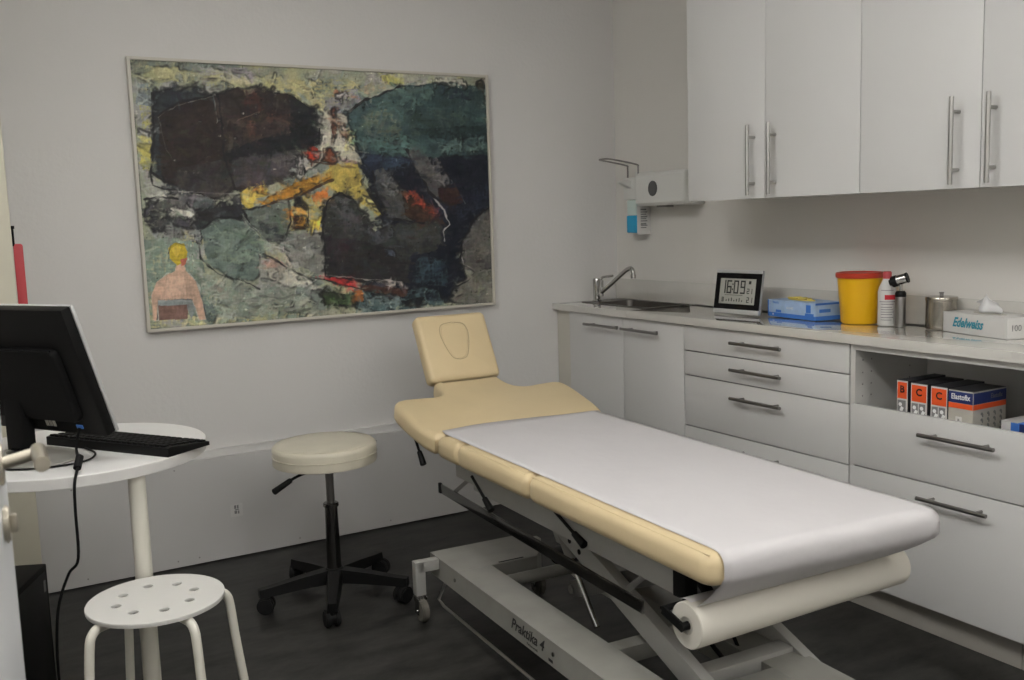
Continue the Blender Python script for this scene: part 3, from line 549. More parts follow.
for ch, y in (('2', -.052), ('1', -.068)): digit(mb, ch, y, .049, .009, .018, .003)
digit(mb, '8', .072, .049, .007, .015, .003)
for i in range(7): cbox(mb, -.0108, -.0099, .052 - i * .013, .048 - i * .013, .050, .050 + .006 + .008 * (i * 37 % 3) / 2, 0)
cbox(mb, -.0108, -.0099, .06, -.03, .0735, .075, 0); cbox(mb, -.0108, -.0099, -.055, -.066, .118, .130, 0)
lean(mb).build('digits', M['ink'], sc_)
# glove box
gx = thing('glove_box', 'blue and white box of disposable gloves beside the clock', 'box', (-.10, -1.26, Z), math.radians(-7))
gx.location = (-.093, -1.275, Z); MW[gx] = T(gx.location) @ Matrix.Rotation(math.radians(-7), 4, 'Z')
MB().box((0, 0, .031), (.125, .262, .062), .0015).build('carton', M['pale_blue'], gx)
mb = MB(); mb.box((-.0630, 0, .008), (.0008, .2615, .015)); mb.box((0, -.1314, .008), (.125, .0008, .015)); mb.box((-.0630, .1285, .031), (.0008, .005, .06)); mb.box((0, -.1314, .0585), (.125, .0008, .007)); mb.box((-.0630, .070, .022), (.0009, .03, .009)); mb.box((-.0630, -.095, .040), (.0009, .024, .028), 0)
mb.box((-.0630, -.100, .018), (.0009, .045, .012)); mb.box((-.02, -.1314, .034), (.05, .0009, .012)); mb.build('blue_print', M['blue'], gx)
words('print', 'Nitrile', .013, T((-.0637, .085, .053)) @ FX, M['blue'], gx, world=False); words('print', 'GLOVES', .011, T((-.0637, .005, .036)) @ FX, M['white_ink'], gx, world=False); words('print', 'M', .011, T((-.0637, .10, .008)) @ FX, M['white_ink'], gx, world=False)
mb = MB(); mb.prism([(.020 * math.cos(t_ * .5236), .072 * math.sin(t_ * .5236)) for t_ in range(12)], .0615, .0665, .001, T((-.005, .01, 0)))
for k in range(5): mb.box((-.012 + .006 * (k % 3), .055 - k * .022, .069 + .002 * (k % 2)), (.03, .016, .006), .002, Matrix.Rotation(.5 * (k - 2), 4, 'Z'))
mb.build('opening', M['yellow_tissue'], gx)
# yellow sharps bin
bn = thing('sharps_bin', 'yellow plastic waste bin with a red lid on the worktop', 'bin', (-.105, -1.535, Z))
MB().lathe([(0, 0), (.059, 0), (.062, .004), (.075, .158), (.075, .160), (0, .160)], (0, 0, 0), 48).build('bucket', M['yellow'], bn)
MB().lathe([(.079, .156), (.081, .160), (.081, .170), (.078, .1735), (.070, .1735), (.068, .170), (0, .170)], (0, 0, 0), 48).build('lid', M['red_lid'], bn)
# disinfectant bottle
bt = thing('disinfectant_bottle', 'white plastic bottle with a red cap and red label band beside the bin', 'bottle', (-.112, -1.647, Z), math.radians(4))
bt.location = (-.112, -1.652, Z)
MB().lathe([(0, 0), (.027, 0), (.0295, .003), (.0295, .112), (.026, .128), (.015, .150), (.013, .158), (0, .158)], (0, 0, 0), 32).build('bottle', M['white_card'], bt)
MB().lathe([(0, .155), (.0135, .155), (.0135, .176), (.011, .180), (0, .180)], (0, 0, 0), 24).build('cap', M['red'], bt)
def arc(r, z0, z1, a0, a1, n=14): mb = MB(); return mb.grid([[(r * math.cos(math.radians(a0 + (a1 - a0) * k / n)), r * math.sin(math.radians(a0 + (a1 - a0) * k / n)), z) for k in range(n + 1)] for z in (z0, z1)])
arc(.0300, .088, .104, 200, 285).build('red_band', M['red_ink'], bt)
mb = arc(.0300, .0800, .0825, 165, 285)
for z in (.072, .062, .054, .046, .038, .028, .020, .118): mb.b.from_mesh(arc(.0300, z, z + .0022, 175, 262 - (z * 900 % 20)).build('tmp', M['ink']).data)
for o in [o for o in bpy.data.objects if o.name.startswith('tmp')]: bpy.data.objects.remove(o)
mb.build('print', M['grey_ink'], bt)
# otoscope
ot = thing('otoscope', 'chrome and black otoscope standing upright beside the red-capped bottle', 'medical instrument', (-.125, -1.715, Z))
MB().lathe([(0, 0), (.0155, 0), (.0165, .003), (.0165, .108), (.0135, .116), (0, .118)], (0, 0, 0), 28).build('handle', M['steel_dark'], ot)
MB().lathe([(.0168, .100), (.0172, .102), (.0172, .112), (.0130, .119), (0, .119)], (0, 0, 0), 28).build('collar', M['black'], ot)
MB().cyl((0, 0, .115), (0, 0, .150), .0055, n=16).build('neck', M['chrome'], ot)
hd = Vector((-.012, .028, -.010)).normalized()
MB().cyl(Vector((0, 0, .156)) - hd * .020, Vector((0, 0, .156)) + hd * .016, .0165, n=24, bev=.002).build('head', M['chrome'], ot)
mb = MB(); mb.cyl(Vector((0, 0, .156)) + hd * .010, Vector((0, 0, .156)) + hd * .030, .0185, n=24, bev=.002); mb.cyl(Vector((0, 0, .156)) + hd * .028, Vector((0, 0, .156)) + hd * .037, .0125, .010, n=24); mb.cyl(Vector((0, 0, .156)) - hd * .023, Vector((0, 0, .156)) - hd * .018, .0172, n=24, bev=.001); mb.build('speculum_ring', M['black'], ot)
# steel tin
tn = thing('steel_canister', 'polished steel canister with a knobbed lid behind the tissue box', 'container', (-.070, -1.826, Z))
MB().lathe([(0, 0), (.045, 0), (.047, .002), (.047, .098), (0, .098)], (0, 0, 0), 48).build('can', M['tin'], tn)
lid = MB().lathe([(.0482, .090), (.0487, .092), (.0487, .1005), (.047, .103), (0, .105)], (0, 0, 0), 48).build('lid', M['tin'], tn)
MB().lathe([(0, .104), (.006, .104), (.006, .112), (.008, .114), (.008, .118), (0, .119)], (0, 0, 0), 16).build('knob', M['steel_dark'], lid)
# tissue box
a, b_ = Vector((-.117, -1.868)), Vector((-.180, -2.122)); ang = math.atan2(-(b_ - a).x, -(b_ - a).y)
tang = -ang; L_ = (b_ - a).length; nrm = Vector((-(b_ - a).y, (b_ - a).x)).normalized(); nrm = nrm if nrm.x > 0 else -nrm
cc = (a + b_) / 2 + nrm * .0575
ts = thing('tissue_box', 'white tissue box with teal script and a tissue sticking up', 'tissue box', (cc.x, cc.y, Z), -math.atan2(-(b_ - a).x, -(b_ - a).y))
MB().box((0, 0, .031), (.115, L_, .062), .0012).build('carton', M['white_card'], ts)
words('lettering', 'Edelweiss', .040, T((-.0580, .028, .032)) @ FX, M['teal'], ts, world=False, shear=.45, sx=.80, off=.0012)
words('count_print', '100', .026, T((-.026, -L_ / 2 - .0006, .031)) @ FY, M['grey_ink'], ts, world=False)
mb = MB(); rows = []
for j in range(9):
    v = j / 8; rows.append([((u - .5) * .02 + .014 * math.sin(u * 7 + v * 3) * (1 - v * .3) + .004, (u - .5) * (.120 - .03 * v + .012 * math.sin(9 * v)) + .010 + .012 * v, .0625 + .060 * v * (1 - .45 * abs(u - .45) * 2 * v)) for u in [i / 12 for i in range(13)]])
mb.grid(rows); ti = mb.build('tissue', M['tissue'], ts); sm = ti.modifiers.new('s', 'SOLIDIFY'); sm.thickness = .0012
MB().prism([(.022 * math.cos(k * PI / 8), .065 * math.sin(k * PI / 8)) for k in range(16)], .0618, .0626, 0).build('opening', M['grey_card'], ts)
# ------------------------------------------------------------------ boxes in the open bay
SZ = .6150
def carton(y0, y1, x0, x1, h_, label, kind, letter='', grp=None):
    t_ = thing('bandage_box' if kind != 'blue' else 'card_box', label, 'box', ((x0 + x1) / 2, (y0 + y1) / 2, SZ), group=grp)
    W = abs(y1 - y0)
    if kind == 'o':
        MB().span((x0, y0, SZ), (x1, y1, SZ + h_), .001).build('carton', M['dark_card'], t_, True)
        MB().span((x0 - .0006, y0 - .001, SZ + .001), (x0 - .0001, y1 + .001, SZ + h_ - .001)).build('border', M['white_card'], t_, True)
        MB().span((x0 - .0010, y0 - .0035, SZ + h_ - .056), (x0 - .0007, y1 + .0035, SZ + h_ - .006)).build('orange_panel', M['orange'], t_, True)
        mb = MB()
        for k in range(2 if W > .05 else 1):
            n_ = 2 if W > .05 else 1; ya = y0 - .004 - (W - .008) / n_ * k; yb = ya - (W - .008) / n_ + .003
            mb.span((x0 - .0010, ya, SZ + h_ - .100), (x0 - .0007, yb, SZ + h_ - .061))
        mb.build('picture', M['grey_ink'], t_, True)
        mb = MB()
        for k in range(2 if W > .05 else 1):
            n_ = 2 if W > .05 else 1; ya = y0 - .004 - (W - .008) / n_ * k - .006
            mb.cyl((x0 - .0013, ya - .004, SZ + h_ - .074), (x0 - .0009, ya - .004, SZ + h_ - .074), .006, n=10); mb.box((x0 - .0012, ya - .009, SZ + h_ - .088), (.0004, .010, .014), 0, Matrix.Rotation(.4, 4, 'X'))
        mb.build('foot_drawing', M['white_ink'] if k else M['white_ink'], t_, True)
        if letter: words('letter', letter, .030, T((x0 - .0014, (y0 + y1) / 2, SZ + h_ - .028)) @ FX, M['ink'], t_, off=.0008)
    return t_
carton(-1.872, -1.912, -.335, -.16, .156, 'narrow orange bandage box marked B, first in the open bay', 'o', 'B')
carton(-1.924, -1.982, -.338, -.17, .154, 'orange bandage box marked C standing next to the narrow B box', 'o', 'C')
carton(-1.994, -2.050, -.340, -.17, .154, 'orange bandage box marked C standing against the large beige box', 'o', 'C')
y0, y1, x0, x1, h_ = -2.054, -2.132, -.342, -.19, .152
bb = thing('bandage_box', 'large beige bandage box with navy top band, right of the orange boxes', 'box', ((x0 + x1) / 2, (y0 + y1) / 2, SZ))
MB().span((x0, y0, SZ), (x1, y1, SZ + h_), .001).build('carton', M['grey_card'], bb, True)
mb = MB(); mb.span((x0 - .0006, y0 - .001, SZ + h_ - .036), (x0 - .0001, y1 + .001, SZ + h_ - .004)); mb.span((x0 + .001, y1 - .0006, SZ + h_ - .036), (x1 - .001, y1 - .0001, SZ + h_ - .004)); mb.build('navy_band', M['navy'], bb, True)
mb = MB(); mb.span((x0 - .0006, y0 - .001, SZ + h_ - .052), (x0 - .0001, y1 + .001, SZ + h_ - .037)); mb.span((x0 + .001, y1 - .0006, SZ + h_ - .052), (x1 - .001, y1 - .0001, SZ + h_ - .037)); mb.build('orange_band', M['orange'], bb, True)
MB().span((x0, y0, SZ + h_), (x1, y1, SZ + h_ + .0006)).build('top_print', M['dark_card'], bb, True)
words('brand_lettering', 'Elastofix', .022, T((x0 - .0012, (y0 + y1) / 2, SZ + h_ - .019)) @ FX, M['white_ink'], bb, sx=.8, off=.0005)
words('brand_lettering', 'Elastofix', .020, T((x0 + .105, y1 - .0012, SZ + h_ - .019)) @ FY, M['grey_ink'], bb, sx=.8)
MB().span((x0 - .0006, -2.078, SZ + h_ - .098), (x0 - .0001, -2.098, SZ + h_ - .076)).build('size_square', M['white_card'], bb, True)
words('size_letter', 'B', .013, T((x0 - .0012, -2.088, SZ + h_ - .087)) @ FX, M['ink'], bb)
mb = MB()
for i in range(4):
    for j in range(4): xx = x0 + .040 + i * .029; zz = SZ + h_ - .066 - j * .017; mb.cyl((xx, y1 - .0010, zz), (xx, y1 - .0001, zz), .0045, n=8); mb.box((xx + .004, y1 - .0006, zz - .005), (.004, .0009, .009))
mb.build('figure_drawing', M['grey_ink'], bb, True)
for (ya, yb, xa, hh, lab) in ((-2.158, -2.213, -.25, .066, 'low white and blue box beside the large beige box'), (-2.221, -2.270, -.27, .070, 'low blue box at the right edge of the photo in the open bay')):
    q = thing('card_box', lab, 'box', (xa + .06, (ya + yb) / 2, SZ))
    MB().span((xa, ya, SZ), (xa + .13, yb, SZ + hh), .001).build('carton', M['white_card'] if ya > -2.2 else M['blue'], q, True)
    MB().span((xa - .0006, yb + (.026 if ya > -2.2 else .0), SZ + .001), (xa - .0001, yb + .001 if ya > -2.2 else ya - .004, SZ + hh - .002)).build('blue_panel', M['blue'] if ya > -2.2 else M['navy'], q, True)
# ------------------------------------------------------------------ examination couch
BR = math.radians(-2.0); BC = Vector((-1.176, -1.60, 0))
cch = thing('examination_couch', 'cream examination couch with raised headrest on a grey scissor-lift base', 'examination couch', BC, BR)
def bl(x, y, z): return MW[cch].inverted() @ Vector((x, y, z))
HW = .326; TOPZ = .603; TH = .074
def cushion(name, pts, z0=TOPZ - TH, z1=TOPZ, bev=.026, mtx=None, parent=None): return MB().prism(pts, z0, z1, bev, mtx, 5).build(name, M['vinyl'], parent or cch, smooth=60)
yF, yG2, yG1, yH = -.800, -.017, .425, .575      # local y: foot end, gap, gap, start of the arm section
cushion('foot_cushion', [(x_, y_ + (.018 * -x_ / HW if y_ < -.3 else 0)) for x_, y_ in rrect(-HW, yF, HW, yG2 - .001, .038)]); cushion('seat_cushion', rrect(-HW, yG2 + .001, HW, yG1 - .001, .022)); cushion('waist_cushion', rrect(-HW, yG1 + .001, HW, yH - .001, .022))
# arm section, rises gently towards the head and narrows into a neck
sl = math.radians(12.5); AM = T((0, yH, TOPZ)) @ Matrix.Rotation(sl, 4, 'X')
half = [(HW, .002), (HW + .020, .08), (HW + .026, .28), (HW - .006, .335), (.24, .335), (.185, .33), (.150, .350), (.135, .40), (.132, .455)]
def smooth_pts(P, n=4):
    Q = []
    for i in range(len(P) - 1):
        p0, p1, p2, p3 = [Vector(P[j]) for j in (max(i - 1, 0), i, i + 1, min(i + 2, len(P) - 1))]
        for k in range(n): t_ = k / n; Q.append(tuple(.5 * ((2 * p1) + (p2 - p0) * t_ + (2 * p0 - 5 * p1 + 4 * p2 - p3) * t_ * t_ + (3 * p1 - p0 - 3 * p2 + p3) * t_ ** 3)))
    return Q + [tuple(P[-1])]
hp = smooth_pts(half); outl = hp + [(-x, y) for x, y in reversed(hp)]
cushion('arm_section', outl, -TH, 0, .024, AM)
# headrest
HM = AM @ T((0, .462, 0)) @ Matrix.Rotation(math.radians(48), 4, 'X')
hr = cushion('headrest', rrect(-.142, -.006, .154, .270, .022), -.060, .004, .022, HM)
fp = [(.0, .075), (.026, .082), (.042, .110), (.056, .160), (.058, .195), (.044, .222), (.0, .230)]; fp = smooth_pts(fp, 4); fpo = fp + [(-x, y) for x, y in reversed(fp[1:-1])]
MB().prism([(x * .92, .152 + (y - .152) * .95) for x, y in fpo], -.002, .0062, .004, HM, 3).build('face_hole_plug', M['vinyl'], hr, smooth=60)
mb = MB(); mb.tube([HM @ Vector((x, y, .0042)) for x, y in fpo + [fpo[0]]], .0016, 6, smooth=False); mb.build('seam', M['seam'], hr)
mb = MB()
for P_ in ([(-HW + .014, yF + .03, TOPZ - .004), (-HW + .014, yG2 - .02, TOPZ - .004)], [(-HW + .014, yG2 + .02, TOPZ - .004), (-HW + .014, yG1 - .02, TOPZ - .004)]): mb.tube(P_, .0022, 6, smooth=False)
mb.build('piping', M['vinyl'], cch)
# under-frame
mb = MB()
for sx_ in (-1, 1):
    x = sx_ * .252
    mb.box((x, -.08, .487), (.030, 1.02, .078), .003); mb.box((x, .49, .495), (.028, .14, .062), .003)
for y in (-.58, .20, .42): mb.box((0, y, .497), (.48, .03, .05), .003)
mb.build('top_frame', M['grey_light'], cch)
for sx_ in (-1, 1): MB().box((sx_ * .252, -.612, .487), (.034, .045, .082), .002).build('end_cap', M['black_m'], cch)
mb = MB()
for sx_ in (-1, 1): mb.bar(AM @ Vector((sx_ * .22, .02, -.086)), AM @ Vector((sx_ * .13, .30, -.086)), .03, .02, .002)
mb.bar(AM @ Vector((0, .25, -.086)), AM @ Vector((0, .46, -.076)), .10, .012, .002); mb.bar(HM @ Vector((0, .0, -.066)), HM @ Vector((0, .18, -.066)), .10, .012, .002)
mb.build('head_support', M['grey_light'], cch)
# base of folded sheet steel, turned slightly with its castors
BB = MW[cch].inverted() @ T((-1.270, -1.62, 0)) @ Matrix.Rotation(math.radians(-2.6), 4, 'Z')
BW, BH0, BH1 = .250, .128, .198; Yh, Yf = .66, -.86
mb = MB()
inner = [(-.130, .46), (.035, .46), (.075, .40), (.130, .40), (.130, -.56), (-.130, -.56)]
out = [(-BW, Yh), (BW - .07, Yh), (BW, Yh - .07), (BW, Yf), (-BW, Yf)]
for z0, z1 in ((BH1 - .004, BH1),):
    mb.prism([(-BW, .44), (.035, .44), (.085, .50), (.060, Yh), (-BW, Yh)], z0, z1); mb.span((-BW, Yf, z0), (-.130, .44, z1), .001); mb.span((.130, Yf, z0), (BW, .30, z1), .001); mb.span((-.130, Yf, z0), (.130, -.56, z1), .001)
for xx in (-BW, -.1325, .1300, BW - .0025): mb.span((xx, Yf if abs(xx) > .2 else -.56, BH0), (xx + .0025, (Yh if xx < 0 else .30) if abs(xx) > .2 else (.44 if xx < 0 else .30), BH1 - .001))
mb.span((.130, .2975, BH0), (BW, .30, BH1 - .001)); mb.cyl((-.24, .385, .155), (.24, .385, .155), .020, n=20); mb.cyl((.20, .385, .155), (.20, .29, .155), .020, n=20)
mb.span((-BW, Yh - .0025, BH0), (.060, Yh, BH1 - .001)); mb.span((-BW, Yf, BH0), (BW, Yf + .0025, BH1 - .001)); mb.span((-.1325, .4375, BH0), (.035, .44, BH1 - .001)); mb.span((-.1325, -.56, BH0), (.1325, -.5575, BH1 - .001))
bmesh.ops.transform(mb.b, matrix=BB, verts=mb.b.verts); base = mb.build('base_frame', M['grey_paint'], cch)
mb = MB(); mb.span((-.129, -.28, .150), (.129, -.23, .194), .002); bmesh.ops.transform(mb.b, matrix=BB, verts=mb.b.verts); mb.build('cross_member', M['grey_paint'], base)
mb = MB(); mb.span((-.10, .445, BH1 - .0005), (-.01, .452, BH1 + .0006)); bmesh.ops.transform(mb.b, matrix=BB, verts=mb.b.verts); mb.build('slot', M['black_m'], base)
for y in (.46, -.16, -.42, -.60): mb = MB().cyl((-BW - .003, y, .165), (-BW + .001, y, .165), .006, n=10); bmesh.ops.transform(mb.b, matrix=BB, verts=mb.b.verts); mb.build('bolt', M['chrome'], base)
LM = MW[cch] @ BB @ Matrix(((0, 0, -1, -BW - .0006), (-1, 0, 0, .0), (0, 1, 0, 0), (0, 0, 0, 1)))
words('lettering', 'Praktika 4', .045, LM @ T((.015, .166, 0)), M['ink'], base, shear=.35, sx=1.02, off=.0008)
words('lettering', 'Medizintechnik', .010, LM @ T((.045, .140, 0)), M['ink'], base)
mb = MB(); mb.box((-BW - .0006, -.145, .142), (.0006, .022, .008)); bmesh.ops.transform(mb.b, matrix=BB, verts=mb.b.verts); mb.build('logo_block', M['ink'], base)
# castors on brackets at the four corners
def castor(px, py, name='castor'):
    sx_ = -1 if px < 0 else 1; mb = MB()
    mb.box((px - sx_ * .028, py, .180), (.076, .034, .034), .002); mb.box((px, py, .142), (.034, .034, .112), .003)
    bmesh.ops.transform(mb.b, matrix=BB, verts=mb.b.verts); c = mb.build(name, M['grey_light'], cch)
    mb = MB(); mb.cyl((px, py, .066), (px, py, .086), .020, n=20, bev=.002); mb.box((px - .016, py - .012, .053), (.003, .030, .056), .001); mb.box((px + .016, py - .012, .053), (.003, .030, .056), .001); mb.cyl((px - .021, py - .018, .038), (px + .021, py - .018, .038), .005, n=12)
    bmesh.ops.transform(mb.b, matrix=BB, verts=mb.b.verts); mb.build('fork', M['chrome'], c)
    mb = MB(); mb.cyl((px - .012, py - .018, .038), (px + .012, py - .018, .038), .0372, n=32, bev=.004)
    bmesh.ops.transform(mb.b, matrix=BB, verts=mb.b.verts); mb.build('wheel', M['wheel_grey'], c)
for px, py in ((-BW - .066, .60), (.115, .60), (-BW - .066, -.78), (BW + .066, -.78)): castor(px, py)
# lifting arms
mb = MB()
for sx_ in (-1, 1): mb.bar((sx_ * .100, .10, .200), (sx_ * .100, -.56, .478), .030, .050, .003)
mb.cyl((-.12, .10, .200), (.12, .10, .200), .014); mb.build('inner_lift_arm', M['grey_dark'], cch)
mb = MB()
for sx_ in (-1, 1): mb.bar((sx_ * .150, .27, .480), (sx_ * .150, -.66, .135), .032, .066, .003)
mb.cyl((-.165, .25, .478), (.165, .25, .478), .014); mb.box((0, -.52, .19), (.28, .05, .04), .003); mb.build('outer_lift_arm', M['grey_light'], cch)
for y, z in ((.13, .440), (.09, .425), (.02, .380), (-.03, .362)): MB().cyl((-.1675, y, z), (-.1655, y, z), .008, n=12).build('arm_bolt', M['black_m'], cch)
for sx_ in (-1, 1): MB().cyl((sx_ * .085, -.19, .310), (sx_ * .170, -.19, .310), .012, n=16).build('pivot_pin', M['black_m'], cch)
mb = MB(); mb.prism([(.02, .47), (.26, .47), (.16, .33), (.10, .33)], -.128, -.122, 0, Matrix(((0, 0, 1, 0), (1, 0, 0, 0), (0, 1, 0, 0), (0, 0, 0, 1)))); mb.build('gusset_plate', M['grey_light'], cch)
ac = MB().cyl((-.02, .34, .215), (-.02, .12, .30), .030, n=24, bev=.004).build('lift_motor', M['black'], cch)
MB().cyl((-.02, .18, .278), (-.02, -.02, .365), .012, n=20).build('piston_rod', M['rail'], ac)
mb = MB(); mb.box((-.02, .30, .43), (.11, .15, .09), .012); mb.cyl((-.02, .36, .40), (-.02, .10, .40), .030, n=20, bev=.004); mb.build('motor_housing', M['black'], cch)
MB().cyl((-.125, .09, .310), (-.125, -.05, .140), .009, n=16).build('gas_spring_rod', M['chrome'], cch)
MB().cyl((-.125, .17, .410), (-.125, .08, .300), .015, n=18, bev=.002).build('gas_spring_body', M['grey_paint'], cch)
# foot-switch bars along both sides
for sx_ in (-1, 1):
    x = sx_ * .290
    fb_ = MB().box((x, .065, .402), (.006, 1.14, .032), .0015, Matrix.Rotation(math.radians(.9), 4, 'X')).build('side_rail', M['rail'], cch)
    for y in (.54, -.44): MB().bar((x - sx_ * .003, y, .415), (sx_ * .235, y - .05, .478), .012, .014, .002).build('rail_bracket', M['steel'], fb_)
    MB().box((x - sx_ * .000, .637, .411), (.0085, .016, .034), .001).build('rail_end', M['black_m'], fb_)
# thin floor rods
mb = MB()
for sx_ in (-1, 1): mb.tube([(sx_ * .225, .57, .140), (sx_ * .250, .60, .055), (sx_ * .250, .56, .045), (sx_ * .250, -.50, .045), (sx_ * .250, -.56, .055), (sx_ * .225, -.53, .140)], .0050, 8, smooth=False)
bmesh.ops.transform(mb.b, matrix=BB, verts=mb.b.verts); mb.build('foot_rod', M['steel'], cch)
mb = MB(); mb.bar((-.16, .50, .14), (-.15, .40, .045), .012, .006); bmesh.ops.transform(mb.b, matrix=BB, verts=mb.b.verts); mb.build('foot_lever', M['black_m'], cch)
# release levers
def lever(a, b_):
    a, b_ = Vector(a), Vector(b_); m1 = a.lerp(b_, .64); lv = MB().cyl(bl(*a), bl(*m1), .0046, n=12).build('release_lever', M['black_m'], cch)
    MB().cyl(bl(*m1), bl(*b_), .0085, .0115, n=14, bev=.002).build('grip', M['black'], lv)
lever((-1.47, -.80, .595), (-1.47, -.885, .480)); lever((-1.46, -1.215, .510), (-1.46, -1.335, .430)); lever((-1.46, -1.69, .515), (-1.46, -1.825, .460))
# roll holder at the foot end
RY, RZ, RR = -2.266, .414, .051
mb = MB()
for x in (-1.512, -.816): mb.bar((x, RY + .065, .432), (x, RY - .004, RZ - .002), .006, .020, .001)
mb.bar((-1.512, RY + .065, .432), (-.816, RY + .065, .432), .020, .006, .001); mb.bar((-1.38, RY + .06, .435), (-1.38, -2.13, .50), .02, .02, .002); mb.bar((-.97, RY + .06, .435), (-.97, -2.13, .50), .02, .02, .002); mb.cyl((-1.516, RY, RZ), (-.812, RY, RZ), .009, n=16)
bmesh.ops.transform(mb.b, matrix=MW[cch].inverted(), verts=mb.b.verts); mb.build('roll_holder', M['black_m'], cch)
mb = MB(); mb.tube([(-.02, -.35, .25), (-.03, -.46, .20), (0, -.58, .13), (.05, -.66, .07), (.14, -.70, .012)], .006, 8); mb.tube([(.05, -.40, .24), (.04, -.5, .15), (.06, -.62, .09), (.02, -.70, .012)], .005, 8); mb.build('power_cord', M['black_m'], cch)
# ------------------------------------------------------------------ paper on the couch, drawn from its roll
pp = thing('examination_paper', 'white paper sheet covering the cream couch, drawn from a roll at its foot', 'paper', (-1.185, -2.28, RZ), BR)
mb = MB(); prof = [(.020, 0), (RR - .002, 0), (RR, .002), (RR, .662), (RR - .002, .664), (.020, .664)]
mb.lathe(prof + [prof[0]], (0, 0, 0), 48, Matrix(((0, 0, 1, -1.500), (1, 0, 0, RY), (0, 1, 0, RZ), (0, 0, 0, 1)))); mb.build('paper_roll', M['paper_roll'], pp, True)
mb = MB(); mb.lathe([(.0105, 0), (.0195, 0), (.0195, .650), (.0105, .650), (.0105, 0)], (0, 0, 0), 32, Matrix(((0, 0, 1, -1.497), (1, 0, 0, RY), (0, 1, 0, RZ), (0, 0, 0, 1)))); mb.build('roll_core', M['grey_card'], pp, True)
wi = MW[cch]
rows = []; e = .0022; W0, W1 = -.292, .312
path = []     # (y, z) in couch space from head edge to roll
y = .600
while y > yF + .03: path.append((y, None)); y -= .025
R_ = .030
for k in range(0, 7): a_ = math.radians(90 + 15 * k); path.append((yF + R_ * .9 + R_ * math.cos(a_) - .004, TOPZ - R_ + e + R_ * math.sin(a_)))
ryl = RY + 1.60; path += [(yF - .006, TOPZ - .052), (yF + .006, TOPZ - .070)]
ta = math.radians(128); ty, tz = ryl + (RR + .001) * math.cos(math.radians(122)), RZ + (RR + .001) * math.sin(math.radians(122))
p0 = path[-1]
for k in range(1, 9): u = k / 8; path.append((p0[0] + (ty - p0[0]) * u, p0[1] + (tz - p0[1]) * u - .004 * math.sin(PI * u)))
for k in range(1, 8): a_ = math.radians(122 - 9 * k); path.append((ryl + (RR + .0012) * math.cos(a_), RZ + (RR + .0012) * math.sin(a_)))
def topz(x, y):
    z = TOPZ + e + .0012 * noise.noise((x * 9, y * 5, 0)) + .0010
    if y > yH: z += (y - yH) * math.tan(sl) + .001
    ax = abs(x); rr_ = .024
    if ax > HW - rr_: z -= rr_ - math.sqrt(max(0, rr_ ** 2 - (ax - HW + rr_) ** 2))
    return z
for i, (y, z) in enumerate(path):
    r_ = []
    for k in range(25):
        u = k / 24; x = W0 + (W1 - W0) * u
        yy = y + (.010 * math.sin(u * 5) if i == 0 else 0)
        if z is not None and i > len(path) - 16: x = x * (1 - .02) - .004
        zz = topz(x, yy) if z is None else z - (max(0, abs(x) - HW + .024) * .4 if i < len(path) - 16 else 0)
        if i > 30: yy += .018 * -x / HW * max(0, 1 - max(0, i - len(path) + 15) / 6)
        r_.append(tuple(wi @ Vector((x, yy, zz))))
    rows.append(r_)
sh = MB().grid(rows).build('paper_sheet', M['paper'], pp, True, smooth=80); so = sh.modifiers.new('s', 'SOLIDIFY'); so.thickness = .0006; so.offset = 1
# ------------------------------------------------------------------ wheeled stool
sc0 = Vector((-1.728, -.672, 0))
st = thing('swivel_stool', 'round off-white swivel stool on a black five-wheel base', 'stool', sc0)
prof = [(r_ * .95, z_ + .028) for r_, z_ in [(0, .455), (.176, .455), (.185, .458), (.187, .467), (.1845, .488), (.187, .507), (.185, .517), (.178, .523), (.150, .526), (0, .528)]]
stx = MB().lathe(prof, (-.004, .022, 0), 64).build('seat', M['vinyl_w'], st, smooth=50)
mb = MB(); mb.lathe([(.1755, .5150), (.1785, .5165), (.1755, .5180)], (-.004, .022, 0), 64); mb.lathe([(.166, .5505), (.1675, .5525), (.164, .5530)], (-.004, .022, 0), 64); mb.build('piping', M['vinyl_w'], stx)
mb = MB(); mb.box((0, 0, .477), (.15, .10, .010), .002); mb.build('seat_plate', M['black_m'], st)
MB().cyl((0, 0, .28), (0, 0, .478), .014, n=24).build('gas_column', M['steel_dark'], st)
mb = MB(); mb.cyl((0, 0, .085), (0, 0, .335), .025, .022, n=28, bev=.002); mb.cyl((0, 0, .33), (0, 0, .345), .027, n=28, bev=.003); mb.build('column_sleeve', M['rail'], st)
lv = MB().tube([(-.03, -.02, .474), (-.11, -.045, .470), (-.160, -.06, .458)], .005, 8).build('height_lever', M['black_m'], st)
MB().cyl((-.152, -.058, .460), (-.218, -.082, .436), .009, .011, n=14, bev=.002).build('grip', M['black'], lv)
angs = [math.atan2(y_, x_) for x_, y_ in ((-.25, .014), (-.11, -.252), (.19, -.16), (.216, .118), (-.032, .28))]
a0 = sum((a_ - k * 2 * PI / 5 + 4 * PI) % (2 * PI / 1) for k, a_ in enumerate([PI + .0 - 0 * 1]) ) if 0 else math.radians(176)
MB().lathe([(0, .062), (.038, .062), (.042, .072), (.036, .108), (.028, .115), (0, .115)], (0, 0, 0), 32).build('hub', M['black'], st)
